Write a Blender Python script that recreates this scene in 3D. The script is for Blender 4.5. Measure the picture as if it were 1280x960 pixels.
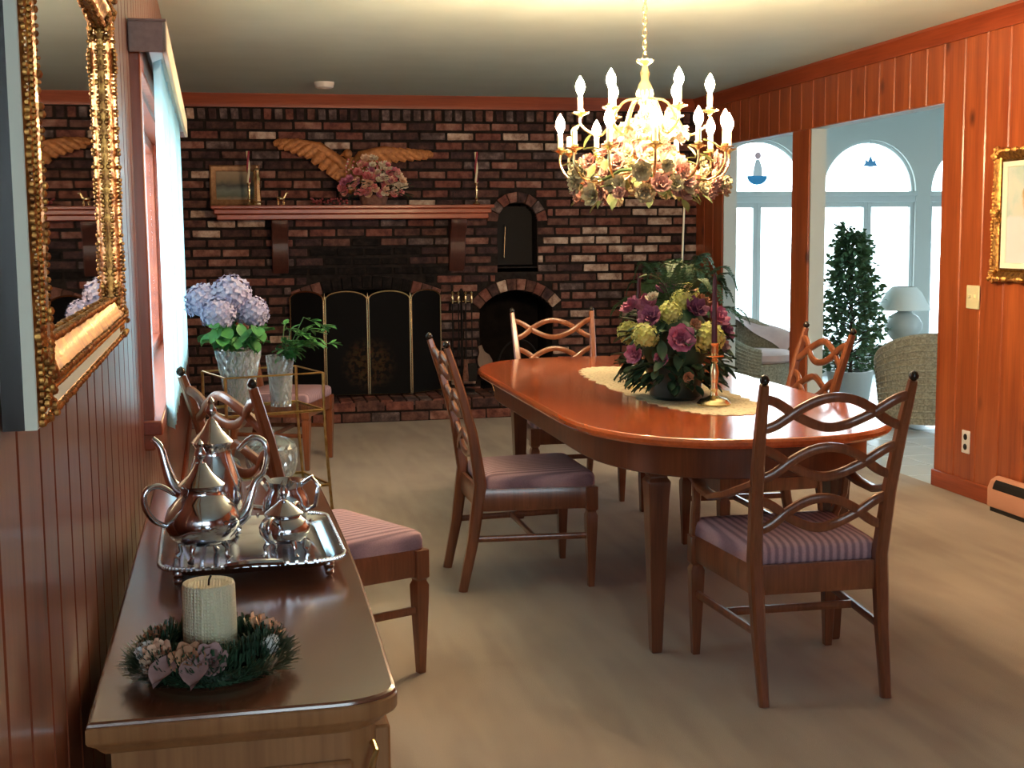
import bpy, bmesh, math, random
from mathutils import Vector, Matrix, Euler
random.seed(11)
S = bpy.context.scene
for o in list(bpy.data.objects): bpy.data.objects.remove(o)
COL = S.collection
PI = math.pi

# ---------------------------------------------------------------- camera
FPX = 1620.0
H_EYE = 1.37
yc = Vector((295 - 640, 297 - 480, FPX)).normalized()          # room depth axis seen in the camera (x right, y down, z forward)
up = Vector((1, -0.0089, 0)).cross(yc).normalized()
if up.y > 0: up = -up
xc = yc.cross(up)
cam = bpy.data.cameras.new('camera'); cam_o = bpy.data.objects.new('camera', cam); COL.objects.link(cam_o)
right = Vector((xc.x, yc.x, up.x)); down = Vector((xc.y, yc.y, up.y)); fwd = Vector((xc.z, yc.z, up.z))
m = Matrix.Identity(4)
for i in range(3):
    m[i][0] = right[i]; m[i][1] = -down[i]; m[i][2] = -fwd[i]
m[2][3] = H_EYE
cam_o.matrix_world = m
cam.sensor_width = 36.0; cam.lens = FPX / 1280 * 36.0; cam.clip_start = 0.05; cam.clip_end = 200
S.camera = cam_o

# ---------------------------------------------------------------- world, daylight, exposure
w = bpy.data.worlds.new('overcast_sky'); S.world = w; w.use_nodes = True
bg = w.node_tree.nodes['Background']
bg.inputs[0].default_value = (0.78, 0.93, 1.0, 1); bg.inputs[1].default_value = 4.2
S.view_settings.view_transform = 'Standard'; S.view_settings.look = 'None'
S.view_settings.exposure = 1.45; S.view_settings.gamma = 1.0; S.view_settings.use_curve_mapping = False
BULB_STRENGTH = 275.0
BULB_COL = (1.0, 0.69, 0.40)
def portal(name, loc, rot, sx, sy):
    l = bpy.data.lights.new(name, 'AREA'); l.shape = 'RECTANGLE'; l.size = sx; l.size_y = sy
    l.cycles.is_portal = True
    o = bpy.data.objects.new(name, l); COL.objects.link(o); o.location = loc; o.rotation_euler = rot
# sky portals in the window openings (they guide the sky's light, they give none of their own)
portal('daylight_portal', (-0.52, 5.15, 1.36), (0, -PI/2, 0.018), 1.1, 3.0)
portal('daylight_portal', (1.05, -2.42, 1.5), (PI/2, 0, 0), 2.0, 1.3)
portal('daylight_portal', (6.1, 11.72, 1.25), (-PI/2, 0, 0), 4.4, 2.4)
portal('daylight_portal', (8.42, 7.0, 1.45), (0, PI/2, 0), 1.4, 2.8)

# ---------------------------------------------------------------- mesh helper
SQ = [(1,.6),(.6,1),(-.6,1),(-1,.6),(-1,-.6),(-.6,-1),(.6,-1),(1,-.6)]
CIRC = lambda n: [(math.cos(2*PI*i/n), math.sin(2*PI*i/n)) for i in range(n)]
class MB:
    def __init__(s): s.v = []; s.f = []
    def add(s, vs, fs, M=None):
        b = len(s.v)
        s.v += [tuple(M @ Vector(p)) if M is not None else tuple(p) for p in vs]
        s.f += [tuple(b + i for i in f) for f in fs]; return s
    def box(s, x0, x1, y0, y1, z0, z1, M=None):
        return s.add([(x0,y0,z0),(x1,y0,z0),(x1,y1,z0),(x0,y1,z0),(x0,y0,z1),(x1,y0,z1),(x1,y1,z1),(x0,y1,z1)],
                     [(0,3,2,1),(4,5,6,7),(0,1,5,4),(1,2,6,5),(2,3,7,6),(3,0,4,7)], M)
    def lathe(s, prof, n=20, M=None, phase=0.0, sx=1.0, sy=1.0, wob=None):
        vs = []; fs = []
        for k, (r, z) in enumerate(prof):
            for i in range(n):
                a = phase + 2*PI*i/n; rr = r * (wob(a, k) if wob else 1)
                vs.append((rr*math.cos(a)*sx, rr*math.sin(a)*sy, z))
        for k in range(len(prof)-1):
            for i in range(n):
                j = (i+1) % n; fs.append((k*n+i, k*n+j, (k+1)*n+j, (k+1)*n+i))
        if prof[0][0] > 1e-4: fs.append(tuple(range(n-1, -1, -1)))
        if prof[-1][0] > 1e-4: fs.append(tuple((len(prof)-1)*n + i for i in range(n)))
        return s.add(vs, fs, M)
    def tube(s, pts, rad, prof=None, closed=False, ref=(0,0,1), n=8, M=None):
        pts = [Vector(p) for p in pts]; N = len(pts); prof = prof or CIRC(n); q = len(prof)
        if not isinstance(rad, (list, tuple)): rad = [rad]*N
        vs = []; fs = []; ref = Vector(ref)
        for i, p in enumerate(pts):
            a = pts[(i-1) % N] if (closed or i > 0) else p; b = pts[(i+1) % N] if (closed or i < N-1) else p
            t = (b - a).normalized(); u = ref - t*ref.dot(t)
            if u.length < 1e-3: u = Vector((1,0,0)) - t*t.x
            if u.length < 1e-3: u = Vector((0,1,0)) - t*t.y
            u.normalize(); v = t.cross(u)
            r = rad[i]; ra, rb = r if isinstance(r, tuple) else (r, r)
            for (c, d) in prof: vs.append(p + v*(c*ra) + u*(d*rb))
        for i in range(N if closed else N-1):
            k = (i+1) % N
            for j in range(q): fs.append((i*q+j, i*q+(j+1) % q, k*q+(j+1) % q, k*q+j))
        if not closed:
            fs.append(tuple(range(q-1, -1, -1))); fs.append(tuple((N-1)*q + j for j in range(q)))
        return s.add(vs, fs, M)
    def prism(s, poly, h0, h1, plane='XY', M=None):
        f = {'XY': lambda a,b,h: (a,b,h), 'XZ': lambda a,b,h: (a,h,b), 'YZ': lambda a,b,h: (h,a,b)}[plane]
        n = len(poly)
        vs = [f(a,b,h0) for a,b in poly] + [f(a,b,h1) for a,b in poly]
        fs = [tuple(range(n-1,-1,-1)), tuple(range(n,2*n))] + [(i,(i+1)%n,n+(i+1)%n,n+i) for i in range(n)]
        return s.add(vs, fs, M)
    def layers(s, rings, cap0=True, cap1=True, M=None):
        n = len(rings[0]); vs = [p for r in rings for p in r]; fs = []
        for k in range(len(rings)-1):
            for i in range(n): j = (i+1) % n; fs.append((k*n+i, k*n+j, (k+1)*n+j, (k+1)*n+i))
        if cap0: fs.append(tuple(range(n-1,-1,-1)))
        if cap1: fs.append(tuple((len(rings)-1)*n+i for i in range(n)))
        return s.add(vs, fs, M)
    def ball(s, c, r, nu=8, nv=6, sc=(1,1,1), M=None):
        c = Vector(c); vs = [c + Vector((0,0,-r*sc[2]))]; fs = []
        for k in range(1, nv):
            t = PI*k/nv
            for i in range(nu):
                a = 2*PI*i/nu
                vs.append(c + Vector((r*math.sin(t)*math.cos(a)*sc[0], r*math.sin(t)*math.sin(a)*sc[1], -r*math.cos(t)*sc[2])))
        vs.append(c + Vector((0,0,r*sc[2]))); L = len(vs)-1
        for i in range(nu):
            j = (i+1) % nu; fs.append((0, 1+j, 1+i)); fs.append((L, L-nu+i, L-nu+j))
        for k in range(nv-2):
            for i in range(nu):
                j = (i+1) % nu; b = 1+k*nu; fs.append((b+i, b+j, b+nu+j, b+nu+i))
        return s.add(vs, fs, M)
    def grid(s, fn, nu, nv, M=None):
        vs = [fn(i/nu, j/nv) for j in range(nv+1) for i in range(nu+1)]; q = nu+1
        return s.add(vs, [(j*q+i, j*q+i+1, (j+1)*q+i+1, (j+1)*q+i) for j in range(nv) for i in range(nu)], M)
    def mesh(s, name, mat=None, bevel=0, smooth=True, angle=40, segs=1):
        me = bpy.data.meshes.new(name); me.from_pydata(s.v, [], s.f)
        bm = bmesh.new(); bm.from_mesh(me)
        bmesh.ops.recalc_face_normals(bm, faces=bm.faces)
        if bevel:
            es = [e for e in bm.edges if len(e.link_faces) == 2 and e.calc_face_angle(0) > 0.5]
            bmesh.ops.bevel(bm, geom=es, offset=bevel, segments=segs, affect='EDGES', profile=0.5, clamp_overlap=True)
        bm.to_mesh(me); bm.free()
        if smooth:
            me.polygons.foreach_set('use_smooth', [True]*len(me.polygons)); me.set_sharp_from_angle(angle=math.radians(angle))
        if mat is not None: me.materials.append(mat)
        return me
    def build(s, name, mat, parent=None, loc=(0,0,0), rot=(0,0,0), **k):
        return inst(s.mesh(name, mat, **k), name, parent, loc, rot)
def inst(me, name, parent=None, loc=(0,0,0), rot=(0,0,0), sc=1):
    o = bpy.data.objects.new(name, me); COL.objects.link(o); o.parent = parent
    o.location = loc; o.rotation_euler = rot
    o.scale = sc if isinstance(sc, (tuple, list)) else (sc,)*3
    return o
def tag(o, label=None, cat=None, group=None, kind=None):
    if label: o['label'] = label
    if cat: o['category'] = cat
    if group: o['group'] = group
    if kind: o['kind'] = kind
    return o
def thing(name, label, cat, loc=(0,0,0), rz=0.0, group=None, kind=None):
    o = bpy.data.objects.new(name, None); COL.objects.link(o); o.location = loc; o.rotation_euler = (0,0,rz)
    o.empty_display_size = 0.1
    return tag(o, label, cat, group, kind)
def copy_tree(o, parent=None):
    c = o.copy(); COL.objects.link(c); c.parent = parent
    for ch in list(o.children): copy_tree(ch, c)
    return c
def R(d): return math.radians(d)

# ---------------------------------------------------------------- materials
MATS = {}
def newmat(name):
    mt = bpy.data.materials.new(name); mt.use_nodes = True; MATS[name] = mt
    nt = mt.node_tree; return mt, nt, nt.nodes['Principled BSDF']
def coords(nt, scale=(1,1,1), rnd=True, kind='Object'):
    tc = nt.nodes.new('ShaderNodeTexCoord'); mp = nt.nodes.new('ShaderNodeMapping')
    mp.inputs['Scale'].default_value = scale
    if rnd:
        oi = nt.nodes.new('ShaderNodeObjectInfo'); ml = nt.nodes.new('ShaderNodeVectorMath'); ml.operation = 'MULTIPLY_ADD'
        ml.inputs[1].default_value = (17.3, 31.7, 23.1)
        nt.links.new(oi.outputs['Random'], ml.inputs[0]); nt.links.new(tc.outputs[kind], ml.inputs[2])
        nt.links.new(ml.outputs[0], mp.inputs['Vector'])
    else: nt.links.new(tc.outputs[kind], mp.inputs['Vector'])
    return mp.outputs[0]
def noise(nt, vec, scale, detail=3, rough=.55):
    n = nt.nodes.new('ShaderNodeTexNoise'); n.inputs['Scale'].default_value = scale
    n.inputs['Detail'].default_value = detail; n.inputs['Roughness'].default_value = rough
    nt.links.new(vec, n.inputs['Vector']); return n.outputs['Fac']
def ramp(nt, fac, stops):
    r = nt.nodes.new('ShaderNodeValToRGB'); e = r.color_ramp.elements
    while len(e) < len(stops): e.new(0.5)
    for k, (p, c) in enumerate(stops): e[k].position = p; e[k].color = (*c, 1)
    nt.links.new(fac, r.inputs[0]); return r.outputs[0]
def mixc(nt, fac, a, b, mode='MIX'):
    mx = nt.nodes.new('ShaderNodeMix'); mx.data_type = 'RGBA'; mx.blend_type = mode
    for inp, val in ((mx.inputs[0], fac), (mx.inputs[6], a), (mx.inputs[7], b)):
        if isinstance(val, (int, float)): inp.default_value = val
        elif isinstance(val, tuple): inp.default_value = (*val, 1)
        else: nt.links.new(val, inp)
    return mx.outputs[2]
def bump(nt, p, h, strength=.3, dist=.01):
    b = nt.nodes.new('ShaderNodeBump'); b.inputs['Strength'].default_value = strength; b.inputs['Distance'].default_value = dist
    nt.links.new(h, b.inputs['Height']); nt.links.new(b.outputs[0], p.inputs['Normal'])
def plain(name, c, rough=.5, metal=0.0, spec=.5, c2=None, nscale=20, bmp=0, coat=0, sheen=0, trans=0, ior=1.45, lo=.35, hi=.65):
    mt, nt, p = newmat(name)
    p.inputs['Base Color'].default_value = (*c, 1); p.inputs['Roughness'].default_value = rough; p.inputs['Metallic'].default_value = metal
    p.inputs['Specular IOR Level'].default_value = spec; p.inputs['Coat Weight'].default_value = coat
    p.inputs['Sheen Weight'].default_value = sheen; p.inputs['Transmission Weight'].default_value = trans; p.inputs['IOR'].default_value = ior
    if c2 is not None or bmp:
        v = coords(nt); f = noise(nt, v, nscale)
        if c2 is not None: nt.links.new(ramp(nt, f, [(lo, c), (hi, c2)]), p.inputs['Base Color'])
        if bmp: bump(nt, p, f, bmp, .004)
    return mt
def wood(name, dark, light, axis=2, scale=1.0, rough=.35, coat=.3, knots=None, rnd=True, bmp=.06):
    mt, nt, p = newmat(name)
    sc = [14*scale]*3; sc[axis] = 1.1*scale
    v = coords(nt, tuple(sc), rnd)
    f1 = noise(nt, v, 1.0, 4, .6); col = ramp(nt, f1, [(.30, dark), (.72, light)])
    sc2 = [90*scale]*3; sc2[axis] = 4*scale
    f2 = noise(nt, coords(nt, tuple(sc2), rnd), 1.0, 2)
    col = mixc(nt, .35, col, ramp(nt, f2, [(.3, (.45,.4,.35)), (.6, (1,1,1))]), 'MULTIPLY')
    if knots:
        ks = [4.2]*3; ks[axis] = 2.6
        vo = nt.nodes.new('ShaderNodeTexVoronoi'); vo.inputs['Scale'].default_value = 1.0
        nt.links.new(coords(nt, tuple(ks), rnd), vo.inputs['Vector'])
        k = ramp(nt, vo.outputs['Distance'], [(.05, (1,1,1)), (.16, (0,0,0))])
        col = mixc(nt, k, col, knots)
    nt.links.new(col, p.inputs['Base Color'])
    p.inputs['Roughness'].default_value = rough; p.inputs['Coat Weight'].default_value = coat; p.inputs['Coat Roughness'].default_value = .18
    if bmp: bump(nt, p, f2, bmp, .002)
    return mt
PINE_SHADED = wood('shaded_pine', (.115,.021,.008), (.21,.043,.014), 2, 1.0, .36, .5, knots=(.05,.012,.006))  # pine copy darkened to put the left wall's shade into its colour
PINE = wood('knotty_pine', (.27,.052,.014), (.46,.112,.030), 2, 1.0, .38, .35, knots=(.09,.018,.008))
PINE_H = wood('pine_moulding', (.24,.040,.013), (.38,.075,.024), 1, 1.0, .4, .2)
PINE_X = wood('pine_moulding_across', (.24,.040,.013), (.38,.075,.024), 0, 1.0, .4, .2)
MANTEL = wood('mantel_wood', (.30,.050,.020), (.46,.095,.036), 0, 1.0, .42, .2)
CHAIRW = wood('walnut_chair', (.145,.044,.018), (.27,.086,.034), 2, 1.6, .30, .5)
TABLEW = wood('table_legs_wood', (.10,.030,.014), (.18,.056,.023), 2, 1.3, .28, .5)
TABLETOP = wood('polished_tabletop', (.48,.085,.020), (.64,.140,.034), 1, .8, .10, 1.0, rnd=False, bmp=.0)
BUFTOP = wood('buffet_top_wood', (.17,.062,.034), (.21,.080,.043), 1, .5, .18, .6, rnd=False, bmp=.0)
BUFW = wood('buffet_walnut', (.25,.105,.038), (.38,.175,.066), 2, 1.2, .35, .3)
FINIAL = plain('black_finial', (.02,.015,.012), .25)
BRASS = plain('brass', (.80,.63,.36), .24, 1.0)
BRASSD = plain('antique_brass', (.62,.42,.16), .30, 1.0, c2=(.40,.24,.07), nscale=30)
GOLD = plain('carved_gilt', (.55,.28,.07), .33, .85, c2=(.20,.075,.022), nscale=60, bmp=.5)
GOLDL = plain('bright_gilt', (.80,.52,.18), .25, .95, c2=(.45,.24,.06), nscale=50, bmp=.3)
EAGLEG = plain('gilt_eagle', (.50,.20,.06), .5, .25, c2=(.30,.11,.035), nscale=30, bmp=.4)
CREAM = plain('cream_liner', (.74,.75,.62), .45)
SILVER = plain('tarnished_silver', (.74,.79,.86), .12, 1.0, c2=(.56,.57,.62), nscale=14)
IRON = plain('black_iron', (.010,.009,.010), .6, spec=.25)
SOOT = plain('soot_black', (.008,.007,.007), .95, spec=.1, c2=(.016,.012,.011), nscale=9)
CEIL = plain('ceiling_paint', (.55,.66,.63), .9, spec=.1, c2=(.52,.63,.60), nscale=3)
WHITEP = plain('sunroom_paint', (.52,.55,.52), .8, spec=.2)
FRAMEW = plain('white_window_frame', (.50,.55,.54), .5)
PLASTIC = plain('ivory_plastic', (.72,.66,.40), .4)
PLASTICW = plain('white_plastic', (.80,.76,.74), .4)
DARKSLOT = plain('dark_slot', (.012,.01,.01), .6)
HEATERM = plain('enamel_heater', (.62,.30,.20), .45)
TILE = plain('white_tile', (.72,.77,.80), .25, c2=(.66,.72,.75), nscale=5)
GROUT = plain('grout', (.42,.46,.50), .9)
WICKER = plain('wicker', (.42,.40,.31), .7, c2=(.24,.22,.16), nscale=70, bmp=.7)
THROW = plain('pink_cushion', (.68,.52,.50), .9, sheen=.3, c2=(.60,.44,.44), nscale=9)
CERAM = plain('grey_ceramic', (.44,.48,.47), .35)
SHADE = plain('lamp_shade', (.72,.77,.75), .9)
GREEN = plain('leaf_green', (.045,.15,.045), .5, c2=(.02,.075,.028), nscale=22)
GREENB = plain('fresh_leaf', (.07,.27,.07), .45, c2=(.04,.16,.05), nscale=18)
GREEND = plain('dark_leaf', (.018,.05,.028), .55, c2=(.035,.085,.04), nscale=18)
FERNG = plain('fern_leaf', (.03,.075,.028), .55, c2=(.055,.11,.045), nscale=18)
STEM = plain('stem', (.06,.13,.04), .6)
BARK = plain('bark', (.11,.07,.045), .85, c2=(.05,.03,.02), nscale=30, bmp=.5)
LAV = plain('lavender_petal', (.44,.42,.60), .8, c2=(.30,.29,.50), nscale=40)
MAUVE = plain('mauve_petal', (.42,.10,.20), .7, c2=(.58,.22,.34), nscale=50)
PURP = plain('plum_petal', (.20,.06,.13), .7, c2=(.30,.10,.20), nscale=50)
LIME = plain('lime_petal', (.46,.47,.10), .75, c2=(.56,.57,.22), nscale=40)
PINKP = plain('pink_petal', (.62,.13,.17), .75, c2=(.74,.30,.30), nscale=40)
PEACH = plain('peach_petal', (.72,.42,.28), .75, c2=(.80,.58,.42), nscale=40)
IVORYP = plain('ivory_petal', (.80,.72,.58), .75, c2=(.70,.56,.42), nscale=40)
REDB = plain('red_berry', (.22,.02,.025), .35)
WHITEF = plain('white_floret', (.75,.78,.76), .8)
DRIED = plain('dried_petal', (.52,.27,.15), .85, c2=(.34,.16,.10), nscale=25)
DUSTY = plain('dusty_leaf', (.45,.29,.28), .85, c2=(.30,.18,.18), nscale=25)
PLANTER = plain('glazed_planter', (.006,.014,.014), .35, c2=(.010,.025,.022), nscale=12)
TAPER = plain('plum_wax', (.06,.010,.028), .4)
REDWAX = plain('red_wax', (.30,.02,.04), .35)
IVWAX = plain('ivory_wax', (.80,.72,.50), .45)
LACE = None
SLEEVE = plain('candle_sleeve', (.85,.78,.60), .5)
PORC = plain('white_porcelain', (.80,.80,.80), .25)
POT = plain('terracotta', (.30,.13,.075), .8)
LEATHER = plain('bellows_wood', (.32,.12,.06), .45)
CARVED = plain('brown_basket', (.22,.10,.07), .8, c2=(.12,.05,.035), nscale=50, bmp=.5)
CONCRETE = plain('patio_ground', (.55,.60,.62), .9)
FENCEM = plain('white_fence', (.80,.84,.86), .7)
HEDGE = plain('bare_twigs', (.30,.33,.33), .9)

def glass(name, tint=(1,1,1), rough=.0, refl=.07):
    mt, nt, p = newmat(name); nt.nodes.remove(p); out = nt.nodes['Material Output']
    t = nt.nodes.new('ShaderNodeBsdfTransparent'); t.inputs[0].default_value = (*tint, 1)
    g = nt.nodes.new('ShaderNodeBsdfGlossy'); g.inputs['Roughness'].default_value = rough
    mx = nt.nodes.new('ShaderNodeMixShader'); mx.inputs[0].default_value = refl
    nt.links.new(t.outputs[0], mx.inputs[1]); nt.links.new(g.outputs[0], mx.inputs[2]); nt.links.new(mx.outputs[0], out.inputs[0])
    return mt
PANE = glass('window_glass', (.97,.99,1.0)); SHELFG = glass('shelf_glass', (.84,.90,.88), .0, .12)
def crystal(name):
    mt, nt, p = newmat(name)
    p.inputs['Base Color'].default_value = (.80,.86,.90,1); p.inputs['Roughness'].default_value = .06
    p.inputs['Transmission Weight'].default_value = .80; p.inputs['IOR'].default_value = 1.5
    p.inputs['Specular IOR Level'].default_value = .9
    return mt
CRYSTAL = crystal('cut_crystal')
def mirror_mat():
    mt, nt, p = newmat('mirror_glass'); p.inputs['Base Color'].default_value = (.86,.90,.88,1)
    p.inputs['Metallic'].default_value = 1; p.inputs['Roughness'].default_value = .015; return mt
MIRROR = mirror_mat()
def cloth(name, c, trans=.5):
    mt, nt, p = newmat(name); nt.nodes.remove(p); out = nt.nodes['Material Output']
    d = nt.nodes.new('ShaderNodeBsdfDiffuse'); d.inputs[0].default_value = (*c, 1)
    t = nt.nodes.new('ShaderNodeBsdfTranslucent'); t.inputs[0].default_value = (*c, 1)
    mx = nt.nodes.new('ShaderNodeMixShader'); mx.inputs[0].default_value = trans
    nt.links.new(d.outputs[0], mx.inputs[1]); nt.links.new(t.outputs[0], mx.inputs[2]); nt.links.new(mx.outputs[0], out.inputs[0]); return mt
BLIND = cloth('blind_fabric', (.44,.66,.71), .18)
VALANCE = plain('valance_fabric', (.46,.36,.33), .9, c2=(.40,.31,.28), nscale=60)
VALANCEF = plain('valance_face', (.72,.66,.54), .85)
def emis(name, c, s):
    mt, nt, p = newmat(name); p.inputs['Base Color'].default_value = (*c, 1)
    p.inputs['Emission Color'].default_value = (*c, 1); p.inputs['Emission Strength'].default_value = s; return mt
BULB = emis('lit_bulb', BULB_COL, BULB_STRENGTH)
def carpet():
    mt, nt, p = newmat('carpet_pile')
    v = coords(nt, rnd=False)
    f = noise(nt, v, 420, 2); big = noise(nt, coords(nt, (1.0,.55,1), False), 2.2, 3, .6)
    st = noise(nt, coords(nt, (3.2,.5,1), False), 2.4, 2, .5)
    c = ramp(nt, big, [(.36, (.365,.295,.240)), (.64, (.445,.365,.295))])
    c = mixc(nt, ramp(nt, st, [(.42,(0,0,0)),(.62,(.55,.55,.55))]), c, (.51,.43,.345))
    c = mixc(nt, .5, c, ramp(nt, f, [(.3, (.55,.55,.55)), (.65, (1.1,1.1,1.1))]), 'MULTIPLY')
    nt.links.new(c, p.inputs['Base Color']); p.inputs['Roughness'].default_value = 1.0; p.inputs['Specular IOR Level'].default_value = .05
    p.inputs['Sheen Weight'].default_value = .15; bump(nt, p, f, .6, .008); return mt
CARPET = carpet()
def stripes():
    mt, nt, p = newmat('striped_upholstery')
    wv = nt.nodes.new('ShaderNodeTexWave'); wv.wave_type = 'BANDS'; wv.bands_direction = 'X'
    wv.inputs['Scale'].default_value = 13; wv.inputs['Distortion'].default_value = .4
    nt.links.new(coords(nt, rnd=False), wv.inputs['Vector'])
    c = ramp(nt, wv.outputs['Fac'], [(.15, (.29,.19,.23)), (.5, (.43,.27,.31)), (.85, (.54,.35,.38))])
    f = noise(nt, coords(nt, rnd=False), 300, 2)
    c = mixc(nt, .4, c, ramp(nt, f, [(.35, (.6,.6,.65)), (.6, (1,1,1))]), 'MULTIPLY')
    nt.links.new(c, p.inputs['Base Color']); p.inputs['Roughness'].default_value = .95; p.inputs['Specular IOR Level'].default_value = .1; return mt
SEATF = stripes()
def brickmat(name, a, b, c):
    mt, nt, p = newmat(name); v = coords(nt, rnd=True)
    f = noise(nt, v, 16, 4, .65); f2 = noise(nt, v, 90, 2)
    col = ramp(nt, f, [(.34, a), (.52, b), (.68, c)])
    nt.links.new(col, p.inputs['Base Color']); p.inputs['Roughness'].default_value = .92; p.inputs['Specular IOR Level'].default_value = .15
    bump(nt, p, f2, .5, .004); return mt
BR = {
 'dark':  brickmat('brick_dark', (.032,.020,.023), (.066,.037,.037), (.11,.056,.050)),
 'brown': brickmat('brick_brown', (.062,.031,.029), (.125,.060,.050), (.185,.094,.074)),
 'red':   brickmat('brick_red', (.095,.037,.033), (.190,.072,.056), (.26,.113,.086)),
 'pink':  brickmat('brick_pink', (.13,.055,.045), (.25,.115,.090), (.34,.19,.15)),
 'pale':  brickmat('brick_pale', (.24,.14,.11), (.50,.36,.29), (.66,.54,.46)),
 'grey':  brickmat('brick_grey', (.060,.042,.044), (.115,.080,.078), (.24,.18,.17)),
 'soot':  brickmat('brick_sooty', (.008,.007,.007), (.014,.011,.011), (.028,.020,.018)),
}
DARKW = wood('dark_corbel_wood', (.055,.016,.012), (.10,.028,.018), 2, 1.0, .5, .1)
MORTAR = plain('dark_mortar', (.018,.014,.014), .95, spec=.1, c2=(.03,.024,.022), nscale=25)
# ================================================================ THE ROOM
XR = 3.67; YB = 10.10; ZC = 2.44; YR = -2.3; LA = 0.018
def LW(y, off=0.0):          # a point on the left wall: y along it, off = distance into the room
    return (-0.20 - math.sin(LA)*y + math.cos(LA)*off, math.cos(LA)*y + math.sin(LA)*off)
fl = MB().box(-0.7, XR, YR, YB+.6, -.05, 0).build('floor', CARPET, smooth=False)
tag(fl, 'beige cut-pile carpet across the dining room', 'floor', kind='structure')
ce = MB().box(-0.7, XR+.11, YR, YB+.3, ZC, ZC+.08).build('ceiling', CEIL, smooth=False)
tag(ce, 'plain pale painted ceiling of the dining room', 'ceiling', kind='structure')

# ---- left wall of pine boards, with a window
WY0, WY1, WZ0, WZ1 = 3.80, 6.62, 0.86, 1.84
wl = MB()
for a, b, c, d in ((YR-.1, WY0, 0, ZC), (WY1, YB+.25, 0, ZC), (WY0, WY1, 0, WZ0), (WY0, WY1, WZ1, ZC)):
    wl.box(-.14, -.016, a, b, c, d)
wl = wl.build('wall_left', PINE_H, smooth=False); wl.location = (-.20, 0, 0); wl.rotation_euler = (0,0,LA)
tag(wl, 'varnished pine plank wall beside the mirror and window', 'wall', kind='structure')
BOARD = {}
def board(parent, xs, y0, y1, z0, z1, mat=PINE, name='board'):
    key = (xs, round(y1-y0, 3), round(z1-z0, 3), mat.name)
    if key not in BOARD:
        BOARD[key] = MB().box(min(0, xs), max(0, xs), 0.0015, y1-y0-.0015, 0, z1-z0).mesh('board', mat, bevel=.006, smooth=False)
    return inst(BOARD[key], name, parent, (0, y0, z0))
y = YR
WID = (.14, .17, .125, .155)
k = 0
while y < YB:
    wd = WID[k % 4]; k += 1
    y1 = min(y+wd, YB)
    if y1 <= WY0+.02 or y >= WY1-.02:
        board(wl, -.016, y, y1, 0, ZC, PINE_SHADED)
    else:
        board(wl, -.016, y, y1, 0, WZ0, PINE_SHADED); board(wl, -.016, y, y1, WZ1, ZC, PINE_SHADED)
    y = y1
bl = MB().box(0, .016, YR, YB, 0, .10).build('baseboard_left', PINE_H, bevel=.004)
bl.location = (-.20,0,0); bl.rotation_euler = (0,0,LA); tag(bl, 'low pine baseboard under the plank wall with the mirror', 'baseboard', kind='structure')

# ---- right wall with the wide opening to the sunroom
OY0, PY0, PY1, OY1, OZ = 6.33, 7.97, 8.24, 9.52, 2.04
wr = MB()
for a, b, c, d in ((YR-.1, OY0, 0, ZC), (OY0, OY1, OZ, ZC), (PY0, PY1, 0, OZ), (OY1, YB+.3, 0, ZC)):
    wr.box(.016, .12, a, b, c, d)
wr = wr.build('wall_right', WHITEP, smooth=False); wr.location = (XR, 0, 0)
tag(wr, 'knotty pine plank wall with the wide opening to the sunroom', 'wall', kind='structure')
def boards_right(y0, y1, z0, z1, wid):
    n = max(1, round((y1-y0)/wid)); d = (y1-y0)/n
    for i in range(n): board(wr, .016, y0+i*d, y0+(i+1)*d, z0, z1)
boards_right(YR, OY0, 0, ZC, .20); boards_right(OY0, OY1, OZ, ZC, .18); boards_right(PY0, PY1, 0, OZ, .27); boards_right(OY1, YB, 0, ZC, .19)
t = MB().box(-.014, .0, YR, 5.0, 0, .09).box(-.014, 0, 5.72, OY0, 0, .09).box(-.014, 0, OY1, YB, 0, .09).build('baseboard_right', PINE_H, bevel=.004)
t.location = (XR,0,0); tag(t, 'low pine baseboard along the knotty pine wall', 'baseboard', kind='structure')
t = MB().prism([(XR,2.44),(XR-.05,2.44),(XR-.05,2.425),(XR-.022,2.38),(XR-.018,2.345),(XR,2.345)], YR, YB, 'XZ').build('trim_1', PINE_H, angle=30)
tag(t, 'pine crown moulding above the sunroom opening', 'crown moulding', kind='structure')
t = MB().prism([(YB-.005,2.44),(YB-.06,2.44),(YB-.055,2.42),(YB-.03,2.375),(YB-.025,2.342),(YB-.005,2.342)], -.42, XR-.03, 'YZ').build('trim_2', PINE_X, angle=30)
tag(t, 'red pine crown moulding along the top of the brick wall', 'crown moulding', kind='structure')
# rear wall behind the viewer, with its window
RW0, RW1, RZ0, RZ1 = .1, 2.0, .9, 2.1
wb = MB()
for a, b, c, d in ((-.4, RW0, 0, ZC), (RW1, XR, 0, ZC), (RW0, RW1, 0, RZ0), (RW0, RW1, RZ1, ZC)): wb.box(a, b, YR-.12, YR, c, d)
wb = wb.build('wall_rear', PINE, smooth=False); tag(wb, 'pine wall with a window facing the fireplace', 'wall', kind='structure')
wn = MB().box(RW0, RW1, YR-.07, YR-.06, RZ0, RZ1).build('window_2', PANE, smooth=False); tag(wn, 'wide window in the wall facing the fireplace', 'window', kind='structure')
fr = MB()
for x in (RW0, (RW0+RW1)/2-.02, RW1-.04): fr.box(x, x+.04, YR-.09, YR-.03, RZ0, RZ1)
fr.box(RW0, RW1, YR-.09, YR-.03, RZ0, RZ0+.04).box(RW0, RW1, YR-.09, YR-.03, RZ1-.04, RZ1); fr.build('window_frame', FRAMEW, wn, bevel=.003)

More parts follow.
